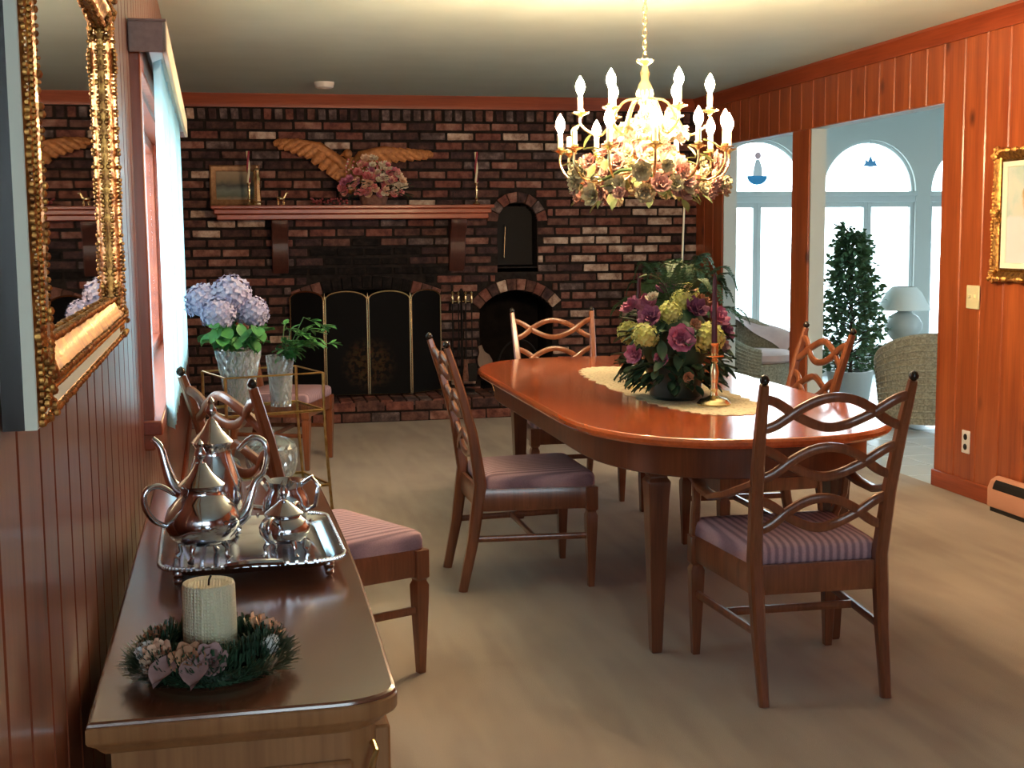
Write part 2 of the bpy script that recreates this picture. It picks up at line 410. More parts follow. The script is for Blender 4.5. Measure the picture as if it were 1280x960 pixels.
# ---- brick wall: mortar body with three arched openings
class Arch:
    def __init__(s, x0, x1, z0, spring, rise, ring):
        s.cx = (x0+x1)/2; s.a = (x1-x0)/2; s.z0 = z0; s.sp = spring; s.h = rise; s.t = ring
        s.R = (s.a**2 + rise**2)/(2*rise); s.zc = spring + rise - s.R; s.th = math.asin(min(1, s.a/s.R))
        if s.zc > spring: s.th = PI - s.th
    def inner(s, z):
        if z < s.z0 or z >= s.sp + s.h: return None
        if z <= s.sp: return s.a
        return math.sqrt(max(0, s.R**2 - (z-s.zc)**2))
    def outer(s, z):
        if z < s.z0 or z >= s.sp + s.h + s.t: return None
        if z <= s.sp: return s.a
        r = math.sqrt(max(0, (s.R+s.t)**2 - (z-s.zc)**2))
        return min(r, (z-s.zc)*math.tan(s.th)) if s.th < 1.45 else r
A_MAIN = Arch(.43, 1.53, .16, .86, .11, .10)
A_OVEN = Arch(1.87, 2.46, .16, .79, .145, .095)
A_NICHE = Arch(2.02, 2.34, 1.12, 1.475, .152, .085)
ARCHES = (A_MAIN, A_OVEN, A_NICHE)
BX0, BX1 = -.42, XR
def solid(x0, x1, spans):
    segs = [(x0, x1)]
    for a, b in spans:
        out = []
        for p, q in segs:
            if b <= p or a >= q: out.append((p, q)); continue
            if a > p: out.append((p, a))
            if b < q: out.append((b, q))
        segs = out
    return segs
mo = MB(); z = 0.0
while z < ZC:
    z1 = min(z+.02, ZC); zm = (z+z1)/2
    sp = [(A.cx-A.inner(zm), A.cx+A.inner(zm)) for A in ARCHES if A.inner(zm) is not None]
    for p, q in solid(BX0-.06, BX1+.11, sp): mo.box(p, q, YB, YB+.22, z, z1)
    z = z1
wk = mo.build('wall_back', MORTAR, smooth=False); tag(wk, 'dark brick fireplace wall with arched openings and black mortar', 'wall', kind='structure')
# fireboxes behind the openings
for A, dep, nm in ((A_MAIN, .45, 'firebox'), (A_OVEN, .40, 'oven_chamber'), (A_NICHE, .12, 'niche_lining')):
    x0, x1, z0, z1 = A.cx-A.a-.02, A.cx+A.a+.02, A.z0-.01, A.sp+A.h+.03; y0, y1 = YB+.2, YB+.2+dep
    fb = MB().box(x0, x1, y1, y1+.03, z0, z1).box(x0-.03, x0, y0, y1+.03, z0, z1).box(x1, x1+.03, y0, y1+.03, z0, z1).box(x0-.03, x1+.03, y0, y1+.03, z1, z1+.03).box(x0-.03, x1+.03, YB, y1+.03, z0-.03, z0)
    fb.build(nm, SOOT, wk, smooth=False)
rb = random.Random(5)
BRM = {}
def brick_mesh(w, h, key, var):
    k = (round(w, 2), round(h, 3), key, var)
    if k not in BRM:
        r = random.Random(hash((k[0], k[1], var)) & 0xffff); j = lambda: r.uniform(-.003, .003)
        a, b = w/2, h/2
        mb = MB()
        mb.add([(-a+j(),0,-b+j()),(a+j(),0,-b+j()),(a+j(),0,b+j()),(-a+j(),0,b+j()),
                (-a+.004,.05,-b+.003),(a-.004,.05,-b+.003),(a-.004,.05,b-.003),(-a+.004,.05,b-.003)],
               [(0,1,2,3),(4,7,6,5),(0,4,5,1),(1,5,6,2),(2,6,7,3),(3,7,4,0)])
        BRM[k] = mb.mesh('brick', BR[key], bevel=.004, smooth=False)
    return BRM[k]
def kind_of(x, z):
    d = math.hypot((x-.98)/.55, (z-1.13)/.24)
    if d < .75 or (d < 1.05 and rb.random() < .55): return 'soot'
    u = rb.random()
    if x > 2.3 and z < 1.75: tab = (('pale',.17),('pink',.42),('red',.66),('brown',.88),('grey',.95),('dark',1))
    elif z > 1.62 and x > .2: tab = (('pale',.09),('pink',.24),('red',.44),('brown',.70),('grey',.82),('dark',1))
    else: tab = (('pale',.06),('pink',.14),('red',.26),('brown',.50),('grey',.66),('dark',1))
    for n, c in tab:
        if u < c: return n
cand = []           # (score, x, z, w, h, kind)
CH = .0735; ZTOP = 2.245; z = ZTOP; course = 0
while z > .0:
    z0 = max(z-CH, 0); zm = (z+z0)/2; off = (course % 2)*.108 + rb.uniform(-.012, .012)
    sp = []
    for A in ARCHES:
        v = [A.outer(q) for q in (z0+.004, zm, z-.004)]; v = [q for q in v if q is not None]
        if v: sp.append((A.cx-max(v)-.004, A.cx+max(v)+.004))
    x = BX0 - .216 + off
    while x < BX1:
        wd = .197 + rb.uniform(-.006, .006)
        for p, q in solid(max(x, BX0), min(x+wd, BX1), sp):
            if q-p > .035: cand.append(((q-p), (p+q)/2, zm, q-p, z-z0-.020, kind_of((p+q)/2, zm)))
        x += wd + .020
    z = z0; course += 1
x = BX0
while x < BX1-.07: cand.append((.0, x+.034, 2.292, .056, .080, kind_of(x, 2.29) if rb.random() < .6 else 'grey')); x += .081
def score(c):
    s = c[0]
    if c[5] == 'soot': s -= .1
    if c[2] < .6: s -= .12
    if c[1] < -.30: s -= .15
    if 1.5 < c[2] < 1.61 and c[1] < 1.95: s -= .3
    return s
cand.sort(key=score, reverse=True)
rest = {}
for i, (s0, x, z, wd, hh, kd) in enumerate(cand):
    me = brick_mesh(wd, hh, kd, rb.randrange(3)); dy = YB - .012 - rb.uniform(0, .010)
    if i < 290: inst(me, 'brick', wk, (x, dy, z), (0, rb.uniform(-.006,.006), rb.uniform(-.01,.01)))
    else: rest.setdefault(kd, []).append((me, x, dy, z))
for kd, L in rest.items():
    mb = MB()
    for me, x, dy, z in L: mb.add([tuple(v.co) for v in me.vertices], [tuple(p.vertices) for p in me.polygons], Matrix.Translation((x, dy, z)))
    tag(mb.build('brick_courses', BR[kd], wk, smooth=False), kind='stuff')
for A, keys in ((A_MAIN, ('red','brown','pink','soot','soot','brown')), (A_OVEN, ('brown','red','dark','pale','brown','pink')), (A_NICHE, ('brown','pink','grey','dark','red'))):
    n = max(5, round(2*A.th*(A.R+A.t/2)/.078)); da = 2*A.th/n; pad = .007/(A.R+A.t/2)/2
    wedge = {}
    for i in range(n):
        mid = -A.th + (i+.5)*da; k = keys[(i*7) % len(keys)]
        if A is A_MAIN: k = 'soot' if abs(mid) < A.th*.62 else ('red','brown','pink')[i % 3]
        if k not in wedge:
            h = da/2 - pad; r0, r1 = A.R+.003, A.R+A.t-.003
            poly = [(r0*math.sin(-h), r0*math.cos(h)), (r0*math.sin(h), r0*math.cos(h)), (r1*math.sin(h), r1*math.cos(h)), (r1*math.sin(-h), r1*math.cos(h))]
            wedge[k] = MB().prism(poly, 0, .06, 'XZ').mesh('arch_brick', BR[k], bevel=.003, smooth=False)
        inst(wedge[k], 'arch_brick', wk, (A.cx, YB-.018-rb.uniform(0,.008), A.zc), (0, mid, 0))
# iron door and latch inside the upper niche
dr = MB().box(A_NICHE.cx-.15, A_NICHE.cx+.15, YB+.12, YB+.14, 1.13, 1.60).build('niche_door', IRON, wk, bevel=.004)
# raised hearth
HX0, HX1, HY = -.36, 3.0, 9.52
he = MB().box(HX0+.004, HX1-.004, HY+.012, YB-.001, 0, .150).build('hearth', MORTAR, smooth=False)
tag(he, 'low raised brick hearth in front of the fireplace', 'hearth', kind='structure')
for c in range(2):
    x = HX0 - c*.11
    while x < HX1:
        a, b = max(x, HX0), min(x+.205, HX1)
        if b-a > .03:
            kd = rb.choice(('brown','red','brown','dark','red','pink','grey'))
            hm = MB().box(-(b-a)/2, (b-a)/2, 0, .1, -.034, .034).mesh('brick', BR[kd], bevel=.006, smooth=False) if False else None
            me = brick_mesh(b-a, .066, kd, rb.randrange(3)); inst(me, 'brick', he, ((a+b)/2, HY-rb.uniform(0,.006), .037+c*.080))
        x += .217
x = HX0
TOPB = {}
while x < HX1-.05:
    for j, (y0, y1) in enumerate(((HY+.003, HY+.2), (HY+.21, HY+.40), (HY+.41, YB-.015))):
        kd = rb.choice(('brown','red','dark','brown','grey')); key = (j, kd)
        if key not in TOPB: TOPB[key] = MB().box(0, .087, y0, y1, .12, .163).mesh('brick', BR[kd], bevel=.005, smooth=False)
        inst(TOPB[key], 'top_brick', he, (x, 0, rb.uniform(-.002,.002)))
    x += .098

# ---- left window: casing, sashes, panes
wn = thing('window_1', 'wood-cased window behind the vertical blinds', 'window', (-.20,0,0), LA, kind='structure')
cs = MB()
cs.box(-.02, .028, WY0-.09, WY0, WZ0-.08, WZ1+.08).box(-.02, .028, WY1, WY1+.09, WZ0-.08, WZ1+.08).box(-.02, .028, WY0, WY1, WZ1, WZ1+.08)
cs.build('window_casing', PINE, wn, bevel=.004)
MB().box(-.12, .05, WY0-.11, WY1+.11, WZ0-.035, WZ0+.006).build('window_sill', PINE_H, wn, bevel=.004)
MB().box(-.14,-.001,WY0-.001,WY0+.02,WZ0,WZ1).box(-.14,-.001,WY1-.02,WY1,WZ0,WZ1).box(-.14,-.001,WY0,WY1,WZ1-.02,WZ1).build('jamb_liner', PINE_H, wn, smooth=False)
n = 3
for i in range(n):
    a = WY0+.02 + i*(WY1-WY0-.04)/n; b = a + (WY1-WY0-.04)/n
    s = MB().box(-.10,-.06,a,a+.04,WZ0,WZ1-.02).box(-.10,-.06,b-.04,b,WZ0,WZ1-.02).box(-.10,-.06,a+.04,b-.04,WZ0,WZ0+.045).box(-.10,-.06,a+.04,b-.04,WZ1-.065,WZ1-.02).build('sash', PINE_H, wn, bevel=.003)
    MB().box(-.082,-.078,a+.04,b-.04,WZ0+.045,WZ1-.065).build('pane', PANE, s, smooth=False)
# blinds and valance
vb = thing('vertical_blinds', 'white vertical fabric blinds glowing in the side window', 'blinds', (-.20,0,0), LA)
vane = MB().grid(lambda u, v: (.062 + .012*math.cos(u*PI), -.055 + .11*u, .80 + 1.09*v), 6, 6).mesh('vane', BLIND)
yy = 4.02
while yy < 6.52:
    inst(vane, 'vane', vb, (0, yy, 0), (0, 0, rb.uniform(-.05,.05))); yy += .093
MB().box(.045,.085,3.72,6.66,1.888,1.91).build('head_rail', FRAMEW, vb, bevel=.003)
va = thing('window_valance', 'boxed fabric valance over the vertical blinds', 'valance', (-.20,0,0), LA)
MB().box(.002,.100,3.66,3.675,1.865,1.945).build('end_panel', VALANCE, va, bevel=.003)
MB().box(.002,.100,6.69,6.705,1.865,1.945).build('end_panel', VALANCE, va, bevel=.003)
MB().box(.088,.102,3.66,6.705,1.865,1.945).build('face_panel', VALANCEF, va, bevel=.003)
MB().box(.002,.102,3.66,6.705,1.945,1.952).build('top_board', VALANCE, va, bevel=.002)

# ================================================================ SUNROOM
YS = 11.5; SX0, SX1, SY0 = XR+.12, 8.3, 4.6; ZS = 2.95
sf = MB().box(XR, SX1, SY0, YS+.15, -.06, -.012).build('floor', GROUT, smooth=False); tag(sf, 'white square tile floor of the sunroom', 'floor', kind='structure')
tm = MB().box(0, .296, 0, .296, -.02, 0).mesh('tile', TILE, bevel=.003, smooth=False)
x = XR+.002; nt_ = 0
while x < 6.6:
    y = 6.3
    while y < YS-.1:
        if nt_ < 298: inst(tm, 'tile', sf, (x, y, rb.uniform(-.001,.001))); nt_ += 1
        y += .304
    x += .304
rest_t = MB(); x = XR+.002
while x < SX1:
    y = SY0 + .028
    while y < YS-.1:
        if x >= 6.6 or y < 6.29 : rest_t.box(x, x+.296, y, y+.296, -.02, 0)
        y += .304
    x += .304
tag(rest_t.build('tile_field', TILE, sf, smooth=False), kind='stuff')
sc_ = MB().box(XR+.11, SX1+.2, SY0, YS+.2, ZS, ZS+.1).build('ceiling', WHITEP, smooth=False); tag(sc_, 'white painted sunroom ceiling above the arched windows', 'ceiling', kind='structure')
# upper wall on the dining side + end walls
up_ = MB().box(XR+.11, XR+.13, SY0, YS, ZC, ZS+.05).box(XR+.11, XR+.13, YB+.28, YS+.02, 0, ZC+.01).build('wall_sunroom_side', WHITEP, smooth=False); tag(up_, 'pale sunroom wall above the pine opening', 'wall', kind='structure')
ne = MB().box(XR+.11, SX1, SY0-.1, SY0, 0, ZS).build('wall_sunroom_near', WHITEP, smooth=False); tag(ne, 'plain pale end wall of the sunroom opposite the arched windows', 'wall', kind='structure')
# arched far wall
WC0, WDX, WHW, WTR, WRISE, WSILL = 5.92, 1.124, .484, 1.755, .484, .18
cs_ = [WC0 + WDX*i for i in (-1, 0, 1)]
ww = MB(); edges = [SX0-.3] + [c + s*WHW for c in cs_ for s in (-1, 1)] + [SX1+.1]
for i in range(0, len(edges), 2): ww.box(edges[i], edges[i+1], YS, YS+.14, 0, ZS)
for c in cs_:
    ww.box(c-WHW, c+WHW, YS, YS+.14, 0, WSILL)
    for s in (-1, 1):
        poly = [(c, ZS), (c + s*WHW, ZS), (c + s*WHW, WTR)] + [(c + s*WHW*math.cos(a), WTR + WRISE*math.sin(a)) for a in [PI/2*k/12 for k in range(1, 13)]]
        ww.prism(poly, YS, YS+.14, 'XZ')
ww = ww.build('wall_sunroom_far', WHITEP, smooth=False); tag(ww, 'pale sunroom wall with a row of arched windows', 'wall', kind='structure')
for i, c in enumerate(cs_):
    wd = thing('window_%d' % (3+i), ('arched sunroom window with the ornament of a figure in a blue bowl', 'arched sunroom window with a blue leaf ornament above the tree', 'arched sunroom window beside the pine wall edge')[i], 'window', (c, YS, 0), kind='structure')
    f = MB()
    arc = [(WHW*math.cos(PI*k/24), 0, WTR + WRISE*math.sin(PI*k/24)) for k in range(25)]
    f.tube([(p[0], .05, p[2]) for p in arc], [(.03,.02)]*25, prof=SQ, ref=(0,1,0))
    f.build('arch_frame', FRAMEW, wd)
    MB().box(-WHW, WHW, .0, .09, WTR-.105, WTR-.005).build('transom', FRAMEW, wd, bevel=.006)
    MB().box(-WHW-.012, WHW+.012, -.018, .0, WTR-.045, WTR-.0).build('transom_moulding', FRAMEW, wd, bevel=.006)
    for s in (-1, 1):
        a, b = (-WHW, -.0) if s < 0 else (.0, WHW)
        sa = MB().box(a, a+.04, .03, .08, WSILL, WTR-.105).box(b-.04, b, .03, .08, WSILL, WTR-.105).box(a+.04, b-.04, .03, .08, WSILL, WSILL+.06).box(a+.04, b-.04, .03, .08, WTR-.15, WTR-.105).build('sash', FRAMEW, wd, bevel=.003)
        MB().box(a+.04, b-.04, .052, .056, WSILL+.06, WTR-.15).build('pane', PANE, sa, smooth=False)
    MB().prism([(p[0]*.97, WTR + (p[2]-WTR)*.97) for p in arc], .052, .056, 'XZ').build('arch_pane', PANE, wd, smooth=False)
# unseen side wall of the sunroom, its windows added to brighten the tile floor
sw = MB().box(SX1, SX1+.12, SY0, 5.6, 0, ZS).box(SX1, SX1+.12, 8.3, YS+.14, 0, ZS).box(SX1, SX1+.12, 5.6, 8.3, 0, .8).box(SX1, SX1+.12, 5.6, 8.3, 2.1, ZS)
sw.box(SX1, SX1+.12, 6.9, 7.0, .8, 2.1)
sw = sw.build('wall_sunroom_right', WHITEP, smooth=False); tag(sw, 'sunroom side wall beyond the wicker chairs with windows added for light', 'wall', kind='structure')
MB().box(SX1+.05, SX1+.056, 5.6, 8.3, .8, 2.1).build('added_side_pane', PANE, sw, smooth=False)
# outdoors
g = MB().box(-30, 40, -30, 60, -.40, -.30).build('ground', CONCRETE, smooth=False); tag(g, 'pale snowy ground outside the windows', 'ground', kind='structure')
fn = thing('garden_fence', 'white board fence standing outside the arched sunroom windows', 'fence', (6.6, 17.5, -.3))
pk = MB().box(-.07, .07, -.012, .012, .05, 1.5).mesh('picket', FENCEM, bevel=.004, smooth=False)
for i in range(24): inst(pk, 'picket', fn, (.17*i - .1, 0, 0))
for zz in (.35, 1.2): MB().box(-.2, 4.0, .014, .05, zz, zz+.09).build('fence_rail', FENCEM, fn, bevel=.004)
# ================================================================ FURNITURE
def lerp(a, b, t): return a + (b-a)*t
def post_at(z):                       # back post centre line of a dining chair: (x, y) at height z
    P = [(0,.190,-.260),(.20,.193,-.218),(.42,.196,-.188),(.62,.206,-.218),(.80,.215,-.265),(.955,.223,-.315)]
    for (z0,x0,y0),(z1,x1,y1) in zip(P, P[1:]):
        if z <= z1: t = (z-z0)/(z1-z0); return lerp(x0,x1,t), lerp(y0,y1,t)
    return P[-1][1], P[-1][2]
def rounded(poly, r, n=4):
    out = []; N = len(poly)
    for i in range(N):
        p = Vector(poly[i]); a = Vector(poly[i-1]); b = Vector(poly[(i+1) % N])
        u = (a-p).normalized()*r; v = (b-p).normalized()*r
        for k in range(n+1):
            t = k/n; out.append(tuple((p+u)*(1-t)**2 + p*2*t*(1-t) + (p+v)*t**2))
    return out
def make_chair(arms):
    t = thing('dining_chair', 'chair', 'chair')
    rings = []
    for s in (-1, 1):
        zs = [0,.1,.2,.32,.42,.52,.62,.72,.80,.88,.95]; pts = []
        for z in zs: x, y = post_at(z); pts.append((s*x, y, z))
        rd = [(.014,.017),(.016,.019),(.018,.021),(.020,.023),(.020,.024),(.019,.022),(.018,.019),(.017,.017),(.016,.0155),(.0145,.014),(.012,.012)]
        lg = MB().tube(pts, rd, prof=SQ, ref=(0,1,0)).build('back_post', CHAIRW, t)
        MB().lathe([(.006,0),(.013,.006),(.0145,.014),(.010,.024),(.002,.029)], 10).build('finial', FINIAL, lg, (s*.2235, -.316, .95))
    def warp(u): return u/.21*.25 if u < .21 else (.25 + (u-.21)/.58*.5 if u < .79 else .75 + (u-.79)/.21*.25)
    for zc, am in ((.862,.045), (.712,.045), (.556,.045)):
        sl = MB()
        for sg in (1, -1):
            pts = []
            for k in range(25):
                u = k/24; z = zc + sg*am*math.cos(2*PI*warp(u))
                x, y = post_at(z); pts.append((lerp(-x, x, u), y + sg*.004*math.sin(4*PI*u), z))
            sl.tube(pts, [(.0095,.0135)]*25, prof=SQ, ref=(0,0,1))
        sl.build('back_slat', CHAIRW, t)
    # seat frame
    rl = MB()
    F, B = (.232,.245), (.196,-.188)
    for a, b in (((-F[0],F[1]),(F[0],F[1])), ((-B[0],B[1]),(B[0],B[1])), ((-F[0],F[1]),(-B[0],B[1])), ((F[0],F[1]),(B[0],B[1]))):
        rl.tube([(a[0],a[1],.358),(b[0],b[1],.358)], [(.012,.044)]*2, prof=SQ, ref=(0,0,1))
    rl.build('seat_rail', CHAIRW, t)
    out = rounded([(-.245,.262),(.245,.262),(.205,-.172),(-.205,-.172)], .035)
    rr = []
    for z, k in ((.395,.97),(.405,1.0),(.430,1.0),(.446,.985),(.456,.93),(.464,.75),(.468,.4)):
        rr.append([(p[0]*k, .045+(p[1]-.045)*k, z) for p in out])
    MB().layers(rr).build('seat', SEATF, t, angle=60)
    for s in (-1, 1):
        q = math.sqrt(2)
        lg = MB().lathe([(.012*q,0),(.0215*q,.24),(.0225*q,.285),(.017*q,.298),(.017*q,.303),(.0235*q,.310),(.0235*q,.398)], 4, phase=PI/4)
        lg.build('leg', CHAIRW, t, (s*.230, .243, 0), bevel=.0015)
    for s in (-1, 1):
        x, y = post_at(.205)
        MB().tube([(s*.230,.235,.205),(s*x,y+.01,.205)], [(.008,.012)]*2, prof=SQ, ref=(0,0,1)).build('stretcher', CHAIRW, t)
    MB().tube([(-.213,.02,.205),(.213,.02,.205)], [(.008,.012)]*2, prof=SQ, ref=(0,0,1)).build('stretcher', CHAIRW, t)
    if arms:
        for s in (-1, 1):
            x, y = post_at(.655)
            MB().tube([(s*.233,.243,.39),(s*.240,.225,.46),(s*.250,.185,.53),(s*.252,.180,.585)], [(.014,.016),(.013,.015),(.012,.014),(.012,.014)], prof=SQ, ref=(0,1,0)).build('arm_support', CHAIRW, t)
            pts = [(s*.256,.215,.598),(s*.256,.17,.598),(s*.262,.10,.580),(s*.266,.0,.575),(s*.256,-.10,.600),(s*(x+.018),y+.02,.645),(s*(x+.012),y,.655)]
            MB().tube(pts, [(.014,.009),(.019,.011),(.018,.011),(.016,.011),(.014,.011),(.012,.011),(.010,.010)], prof=SQ, ref=(0,0,1)).build('arm', CHAIRW, t)
    return t
ch0 = make_chair(False)
GRP = 'matching lattice-back dining chairs'
CH = [((1.075,5.02), -90, 'lattice-back dining chair with blue-mauve seat at the long side of the dining table'),
      ((1.675,6.565), 180, 'lattice-back dining chair at the table end towards the brick wall'),
      ((2.150,5.13), 90, 'lattice-back dining chair on the sunroom side of the table'),
      ((.205,4.03), -62, 'dark lattice-back dining chair against the plank wall behind the buffet'),
      ((.225,7.93), -111, 'lattice-back dining chair standing before the fireplace screen, behind the glass cart')]
for i, ((x, y), a, lb) in enumerate(CH):
    c = ch0 if i == 0 else copy_tree(ch0)
    c.location = (x, y, 0); c.rotation_euler = (0,0,R(a)); tag(c, lb, 'chair', GRP)
ca = make_chair(True); ca.name = 'armchair'; ca.location = (1.655, 3.665, 0); ca.rotation_euler = (0,0,R(-1.5))
tag(ca, 'lattice-back dining chair with arms and striped mauve seat at the table end', 'chair', GRP)

# ---- dining table
TX, TY = 1.625, 5.01
def table_outline(a, L, b, n=22, ex=2.5):
    pts = []
    for q in range(4):
        for k in range(n):
            t = PI/2*(k + q*n)/n
            c, s_ = math.cos(t), math.sin(t)
            x = a*math.copysign(abs(c)**(2/ex), c); y = b*math.copysign(abs(s_)**(2/ex), s_)
            pts.append((x, y + (L-b if s_ > 1e-9 or (abs(s_) <= 1e-9 and q == 0) else -(L-b))))
    return pts
tb = thing('dining_table', 'long polished wood dining table with rounded ends set with a lace runner', 'table', (TX, TY, 0))
def ol(d, z): return [(p[0], p[1], z) for p in table_outline(.555-d, 1.385-d, .72-d*.5)]
MB().layers([ol(.022,.716), ol(.006,.722), ol(.0,.730), ol(.0,.741), ol(.006,.749), ol(.012,.751)]).build('tabletop', TABLETOP, tb, angle=12)
MB().layers([ol(.075,.615), ol(.07,.62), ol(.07,.717)]).build('apron', TABLEW, tb, angle=35)
q = math.sqrt(2)
lm = MB().lathe([(.016*q,0),(.018*q,.01),(.034*q,.52),(.037*q,.560),(.038*q,.575),(.029*q,.588),(.029*q,.594),(.039*q,.604),(.039*q,.715)], 4, phase=PI/4).mesh('leg', TABLEW, bevel=.002)
for sx in (-.315, .315):
    for sy in (-1.05, 1.05): inst(lm, 'leg', tb, (sx, sy, 0))

# ---- buffet
bf = thing('buffet', 'low walnut buffet with a bowed front carrying the silver tea set', 'sideboard', (-.012, 2.515, 0), .008)
BW, BL = .205, .83
def bo(d, z):
    a = [(-BW+d,-BL+d), (BW-.09-d*.3,-BL+d)]
    a += [(BW-.09 + (.09-d)*math.sin(PI/2*k/8) , -BL+d + .0 + .055*(1-math.cos(PI/2*k/8))) for k in range(1, 9)]
    b = [(BW-d + .012*math.sin(PI*k/14), lerp(-BL+.055, BL-.055, k/14)) for k in range(1, 14)]
    c = [(BW-.09 + (.09-d)*math.cos(PI/2*k/8), BL-d - .055*(1-math.sin(PI/2*k/8))) for k in range(0, 9)]
    return [(p[0], p[1], z) for p in a + b + c + [(-BW+d, BL-d)]]
MB().layers([bo(.022,.700), bo(.016,.706), bo(.012,.712), bo(.002,.720), bo(.0,.724), bo(.0,.741), bo(.002,.7435)]).build('edge_moulding', BUFW, bf, angle=35)
MB().layers([bo(.003,.7435), bo(.002,.7445), bo(.003,.748), bo(.007,.750)]).build('top', BUFTOP, bf, angle=12)
MB().layers([bo(.030,.09), bo(.028,.10), bo(.028,.70)]).build('carcass', BUFW, bf, angle=35)
MB().box(-BW+.06, BW-.065, -BL+.020, -BL+.029, .14, .66).build('end_panel', BUFW, bf, bevel=.004)
for k in range(4):
    y0 = -BL+.075 + k*.372
    if k in (0, 3):
        d = MB().box(BW-.034, BW-.012+.004, y0, y0+.362, .14, .685).build('door', BUFW, bf, bevel=.004)
        ps = [(BW-.004, y0+(.05 if k == 0 else .31), .52+.02*j) for j in range(6)]
        pts = [(BW-.006,0,.50),(BW+.012,0,.51),(BW+.018,0,.54),(BW+.018,0,.57),(BW+.012,0,.60),(BW-.006,0,.61)]
        MB().tube(pts, .005, n=8, ref=(0,1,0)).build('door_pull', BRASSD, d, (0, y0+(.31 if k == 0 else .05), -.08))
    else:
        for j in range(3):
            d = MB().box(BW-.030, BW-.004, y0, y0+.362, .14+j*.184, .14+j*.184+.176).build('drawer', BUFW, bf, bevel=.004)
            pts = [(BW-.006,-.05,0),(BW+.014,-.045,-.004),(BW+.02,0,-.014),(BW+.014,.045,-.004),(BW-.006,.05,0)]
            MB().tube(pts, .004, n=8).build('drawer_pull', BRASSD, d, (0, y0+.181, .14+j*.184+.095))
# corner pull near the rounded end
MB().tube([(BW-.066,-BL+.034,.54),(BW-.062,-BL+.014,.55),(BW-.050,-BL+.012,.59),(BW-.054,-BL+.012,.615),(BW-.042,-BL+.014,.65),(BW-.034,-BL+.026,.668),(BW-.036,-BL+.050,.672)], .0045, n=8).build('corner_pull', BRASSD, bf)
for sx in (-BW+.05, BW-.06):
    for sy in (-BL+.07, BL-.07): MB().lathe([(.018*q,0),(.026*q,.06),(.030*q,.095)], 4, phase=PI/4).build('foot', BUFW, bf, (sx, sy, 0), bevel=.002)

# ---- silver service on the buffet
ZB = .7505
tr = thing('serving_tray', 'rectangular silver footed tray under the tea service on the buffet', 'tray', (.008, 2.53, ZB), .03)
def rrect(a, b, r, n=5): return rounded([(a,b),(-a,b),(-a,-b),(a,-b)], r, n)
TA, TB_ = .170, .215
rg = lambda d, z: [(p[0], p[1], z) for p in rrect(TA-d, TB_-d, .06-d*.4)]
MB().layers([rg(.030,.020), rg(.034,.016), rg(.008,.029), rg(.0,.033), rg(.0,.036), rg(.007,.037), rg(.030,.023), rg(.036,.0205)], cap0=True, cap1=True).build('tray_body', SILVER, tr, angle=50)
bd = MB()
pr = rrect(TA-.003, TB_-.003, .06, 14)
for k, p in enumerate(pr):
    a = Vector(p); b = Vector(pr[(k+1) % len(pr)]); nseg = max(1, int((b-a).length/.016))
    for j in range(nseg):
        c_ = a.lerp(b, j/nseg); bd.ball((c_.x, c_.y, .036), .0052, 6, 4)
bd.build('gadroon_rim', SILVER, tr)
for sx in (-1, 1):
    for sy in (-1, 1): MB().ball((0,0,.008), .009, 8, 6, (1,1,.9)).ball((0,0,.020), .010, 8, 6).build('foot', SILVER, tr, (sx*(TA-.035), sy*(TB_-.035), 0))
    MB().tube([(-.05,0,.034),(-.045,.03,.045),(0,.042,.05),(.045,.03,.045),(.05,0,.034)], .006, n=8).build('handle', SILVER, tr, (0, sx*(TB_-.01), 0), (0,0,0 if sx > 0 else PI))
ZT = ZB + .0215
def crom(pts, n=4):
    P = [Vector(p_) for p_ in pts]; out = []
    for i in range(len(P)-1):
        p0, p1, p2, p3 = P[max(0,i-1)], P[i], P[i+1], P[min(len(P)-1,i+2)]
        for j in range(n):
            t = j/n; out.append(.5*((2*p1) + (-p0+p2)*t + (2*p0-5*p1+4*p2-p3)*t*t + (-p0+3*p1-3*p2+p3)*t**3))
    return out + [P[-1]]
def rads(r, n=4):
    out = []
    for a, b in zip(r, r[1:]): out += [lerp(a, b, j/n) for j in range(n)]
    return out + [r[-1]]
